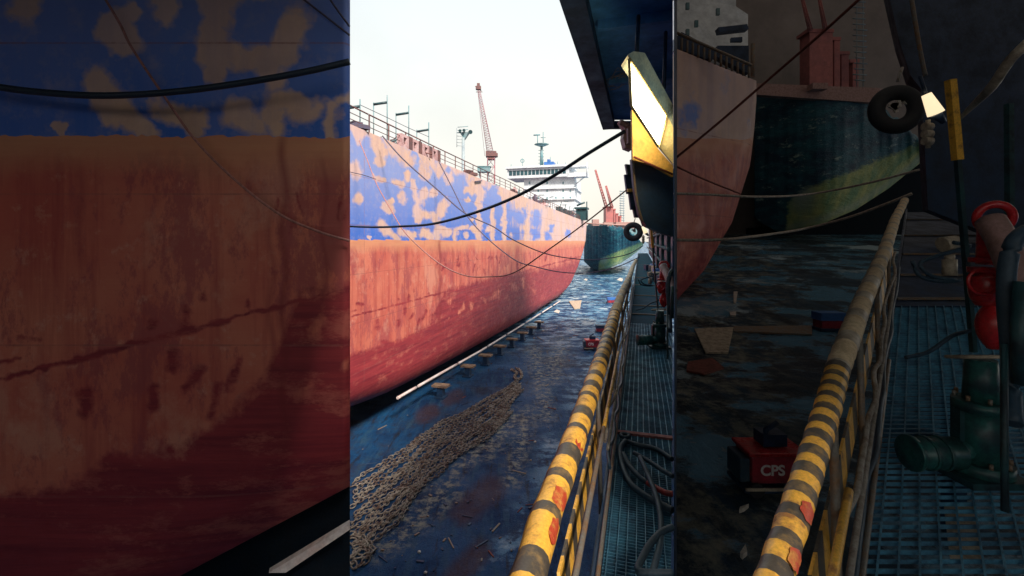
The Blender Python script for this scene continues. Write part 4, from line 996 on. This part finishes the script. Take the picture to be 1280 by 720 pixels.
# slip floor: grid with wet patches, their glints painted in
zf=-2.6
def zfl(t): return -2.6+max(0,t-10)*.118
def FP(X_,Y_):
    t=2.6*F/(Y_-300)
    if t>10: t=3.78/((Y_-300)/F+.118)
    return W(X_,Y_,t)
ts=np.geomspace(2.3,WT,170); us=np.linspace(0,1,200); P=[];
for u in us:
    for t in ts:
        x0=kx2*t+.01; x1=kx2*t+40*(t/WT)+8; P.append((x0+(x1-x0)*u**1.3,t,H+zfl(t)))
P=np.array(P); Xg,Yg=P[:,0],P[:,1]; fx=640+F*Xg/Yg
gw=np.ones(len(P)); 
o=grid_mesh('slip_floor',P,len(us),len(ts),M['bayfloor'],dict(silt=smooth(1050,900,fx)*.8,rusty=np.zeros(len(P)),wet=gw)); tag(o,kind='structure')
# red bow in the slip
e=empty('slip_ship',W(895,360,22.5),'red bow of a ship cut short at the left of the covered slip','ship')
nx,nr=90,200; Xs=np.linspace(843,945.5,nx); pts=[];bk=[];qx=[];qy=[]
for X_ in Xs:
    yt=60+(X_-843)*.40; yb=np.interp(X_,[843,880,915,938,943,945.5],[378,338,278,205,160,125])
    for j in range(nr):
        u=j/(nr-1); Yy=yt+(yb-yt)*u; t=14+((X_-843)/102)*2.5+max(0,1-(yb-Yy)/60)**2*.7
        pts.append(W(X_,Yy,t)); bk.append(W(X_,Yy,18.5)); qx.append(X2P(X_)); qy.append(Y2P(Yy))
qx=np.array(qx);qy=np.array(qy); mk=hull_marks(qx,qy,np.full_like(qx,255.)); mk['dark']*=smooth(310,345,qy)*.55
grid_mesh('hull',pts,nx,nr,M['hull'],mk,bk,e)
m=MB(); m.prism([W(843,60,17.5),W(935,96,17.5),W(935,18,18.5),W(920,8,18.5),W(920,-6,18.5),W(843,-8,18.5)],Vector((0,.5,0)))
m.build('superstructure',M['white'],e)
m=MB(); m.prism([W(895,70,17.0),W(936,92,17.0),W(936,57,17.0),W(897,57,17.0)],Vector((0,.3,0))); m.prism([W(898,34,16.9),W(934,30,16.9),W(936,36,16.9),W(900,40,16.9)],Vector((0,.3,0))); m.prism([W(843,48,15),W(852,40,15),W(895,62,15),W(890,76,15),W(845,60,15)],Vector((0,.3,0))); m.prism([W(914,47,16.8),W(928,46,16.8),W(928,52,16.8),W(914,52,16.8)],Vector((0,.1,0)))
m.build('deck_gear',M['dark'],e)
m=MB()
for i in range(14):
    X_=845+i*7; m.tube([W(X_,60+(X_-843)*.4,14.6),W(X_,44+(X_-843)*.42,14.6)],.04,5)
m.tube([W(843,40,14.6),W(940,82,14.6)],.05,5); m.tube([W(941,96,16.6),W(941,55,16.6)],.08,6)
m.build('railing',M['greypole'],e)
for x_,y_ in ((858,3),(896,10),(858,36),(869,25)):
    m=MB(); m.prism([W(x_,y_,17.2),W(x_+4,y_,17.2),W(x_+4,y_+8,17.2),W(x_,y_+8,17.2)],Vector((0,.1,0))); m.build('window',M['tealdeck'],e)
e=empty('slip_green_ship',W(1050,355,27),'weed-streaked green bow standing in the covered slip behind the striped rail','ship')
fb=lambda X,Y_,t: W(X,Y_,t)
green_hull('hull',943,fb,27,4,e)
m=MB(); m.tube([W(945,106,27.2),W(1110,113,27.2)],.09,6); m.prism([W(943,118,26.9),W(1085,128,26.9),W(1100,128,26.9),W(1100,110,26.9),W(943,104,26.9)],Vector((0,.4,0))); m.box(W(1022,109,26.5),(.9,.5,.35)); m.build('bulwark',M['pinkpipe'],e)
# black sheet in place of the shade below green bow
m=MB(); m.prism([W(935,285,35.6),W(985,282,35.6),W(1165,185,35.6),W(1175,320,35.6),W(935,320,35.6)],Vector((0,.3,0))); tag(m.build('bow_shade_sheet',M['pitch']),'black sheet put in for the shade under the green bow in the covered slip','shadow')
e=empty('slip_crane',W(1040,112,29),'red crane columns with two booms above the green bow in the covered slip','crane')
red_cranes(fb,29,.25,e,.03); booms(fb,28.8,e,.028,[(1013,38,1000,-12),(1032,38,1022,-12)])
e=empty('slip_mast',W(1075,105,30),'ladder-like mast in front of the taupe sky backdrop of the slip','mast')
m=MB()
for y in range(2,106,7): m.tube([W(1067+random.uniform(-2,2),y,30),W(1082+random.uniform(-2,2),y+.6,30)],.05,4)
m.tube([W(1071,-10,30),W(1071,108,30)],.03,5); m.tube([W(1079,-10,30),W(1079,108,30)],.03,5); m.build('lattice',M['towergrey'],e)
# ropes in the slip
rope2([(843,199,13),(900,152,12.5),(960,100,12),(1020,48,11),(1072,1,10),(1090,-16,10)],7,.035,M['rust'],'rust red rope slanting up to the right in the covered slip')
rope2([(843,300,13.5),(890,300,13.8),(930,297,14.2),(1000,287,17),(1060,272,16),(1110,254,15),(1140,242,14.5)],7,.045,M['ropepale'],'pale slack rope across the covered slip, lower of two')
rope2([(843,242,13.5),(880,243,14),(950,246,15),(1010,243,17.5),(1080,230,16.5),(1150,212,15.5)],7,.04,M['ropepale'],'pale slack rope across the covered slip, upper of two')
rope2([(843,207,13.6),(880,224,14.4),(925,242,15.6)],7,.03,M['rust'],'thin rust wire against the red bow in the slip','wire','wire')
# dark gallery structure at the upper right of the slip
e=empty('slip_gallery',W(1200,200,6),'dark steel gallery filling the upper right of the covered slip','gallery')
m=MB(); m.prism([W(1108,-20,8.6),W(1124,50,8.6),W(1138,94,8.6),W(1152,112,8.6),W(1160,262,8.6),W(1330,330,8.6),W(1330,-20,8.6)],Vector((.35,.5,0))); m.build('back_plate',M['dark'],e)
m=MB(); m.tube(curve([W(1138,-10,8.3),W(1146,40,8.3),(W(1153,78,8.3)),(W(1157,95,8.3))],5),.035,7); m.build('conduit',M['greypole'],e)
m=MB(); m.beam(W(1261,130,7),W(1263,400,7),.08,.08); m.build('upright',M['teal'],e)
for i,(x_,y_) in enumerate(((1215,203),(1240,222),(1275,208),(1232,235),(1268,145))):
    m=MB(); m.box(W(x_,y_,11.4),(.55,.3,.14),0,Matrix.Rotation(.2*i,3,'Y')); m.build('fitting',[M['cream'],M['teal'],M['cream'],M['bluebox'],M['greypole']][i],e)
# ramp in the slip
z0=-1.7*KB; sl=.2321
def RS(X_,Y_,dz=0):
    s=(z0+dz)/((HZ-Y_)/F-sl); return W(X_,Y_,s)
e=empty('slip_ramp',RS(1160,700),'sloping steel grating ramp in the covered slip','ramp')
def redge(t): return 1147+(1075-1147)*((170-170+ (-z0)*F/t)/550.)   # left edge pixel at depth t
m=MB()
for t in np.arange(2.0,5.6,.05):
    y=170+(-z0)*F/t; xl=(redge(t)-640)/F*t; m.beam((xl,t,H+z0+sl*t-.012),(xl+1.9,t,H+z0+sl*t-.012),.007,.022)
for k in range(18):
    P=[]
    for t in (2.0,5.6): xl=(redge(t)-640)/F*t+.08+k*.105; P.append(Vector((xl,t,H+z0+sl*t+.002)))
    m.beam(P[0],P[1],.009,.01)
m.build('grating',M['grate'],e)
m=MB(); Q=[]
for t in (5.6,12.5): xl=(redge(t)-640)/F*t; Q.append((Vector((xl,t,H+z0+sl*t)),Vector((xl+1.9,t,H+z0+sl*t))))
m.prism([Q[0][0],Q[0][1],Q[1][1],Q[1][0]],Vector((0,0,-.08))); m.build('upper_deck',M['dark'],e)
m=MB(); A_=Vector(((redge(1.9)-640)/F*1.9-.03,1.9,H+z0+sl*1.9)); B_=Vector(((redge(12.5)-640)/F*12.5-.03,12.5,H+z0+sl*12.5)); m.beam(A_,B_,.03,.2); m.build('stringer',M['dark'],e)
for t in (5.8,6.8,8,9.5,11.3):
    xl=(redge(t)-640)/F*t; m=MB(); m.beam((xl,t,H+z0+sl*t+.02),(xl+1.7,t,H+z0+sl*t+.02),.06,.03); m.build('tread_bar',M['greypole'],e)
m=MB(); m.prism([W(1180,632,3.1),W(1218,632,3.1),W(1228,700,2.75),W(1188,700,2.75)],Vector((0,0,-.02))); tag(m.build('pale_sheet',M['cream']),'pale sheet seen through the ramp grating in the covered slip','sheet')
m=MB(); 
for t in (4,8,12): xl=(redge(t)-640)/F*t+.6; m.beam((xl,t,H+z0+sl*t-.1),(xl,t,H+zfl(t)),.12,.12)
m.build('trestle',M['dark'],e)
# machines and flotsam on the slip floor
red_machine(FP(963,610),.49,'red machine lettered CPS on the wet floor of the covered slip')
jack(FP(1036,412),.67,'blue topped box machine on the floor of the covered slip','bluebox')
def pslab(pp,mat,lab,name='steel_plate'):
    m=MB(); m.prism([FP(x,y)+Vector((0,0,.01)) for x,y in pp],Vector((0,0,.04))); tag(m.build(name,mat),lab,'plate' if name=='steel_plate' else 'litter')
pslab([(868,413),(917,411),(910,443),(882,443)],M['cream'],'pale plate lying on the wet floor of the covered slip')
pslab([(917,410),(1015,409),(1015,420),(917,416)],M['greypole'],'long thin plate right of the pale plate in the slip')
pslab([(860,455),(890,450),(905,462),(880,470),(858,466)],M['rust'],'dark rusty plate in a puddle in the slip')
for i,pp in enumerate([[(917,366),(922,366),(920,380),(917,380)],[(925,698),(932,687),(934,696),(928,701)],[(925,640),(936,636),(930,641),(924,643)],[(912,392),(920,391),(920,396),(913,396)]]):
    pslab(pp,M['whitepaper'],['upright white scrap at the far side of the slip floor','white scrap at the bottom of the slip floor','small pale scrap above the bottom one on the slip floor','pale scrap above the pale plate on the slip floor'][i],'litter_scrap')
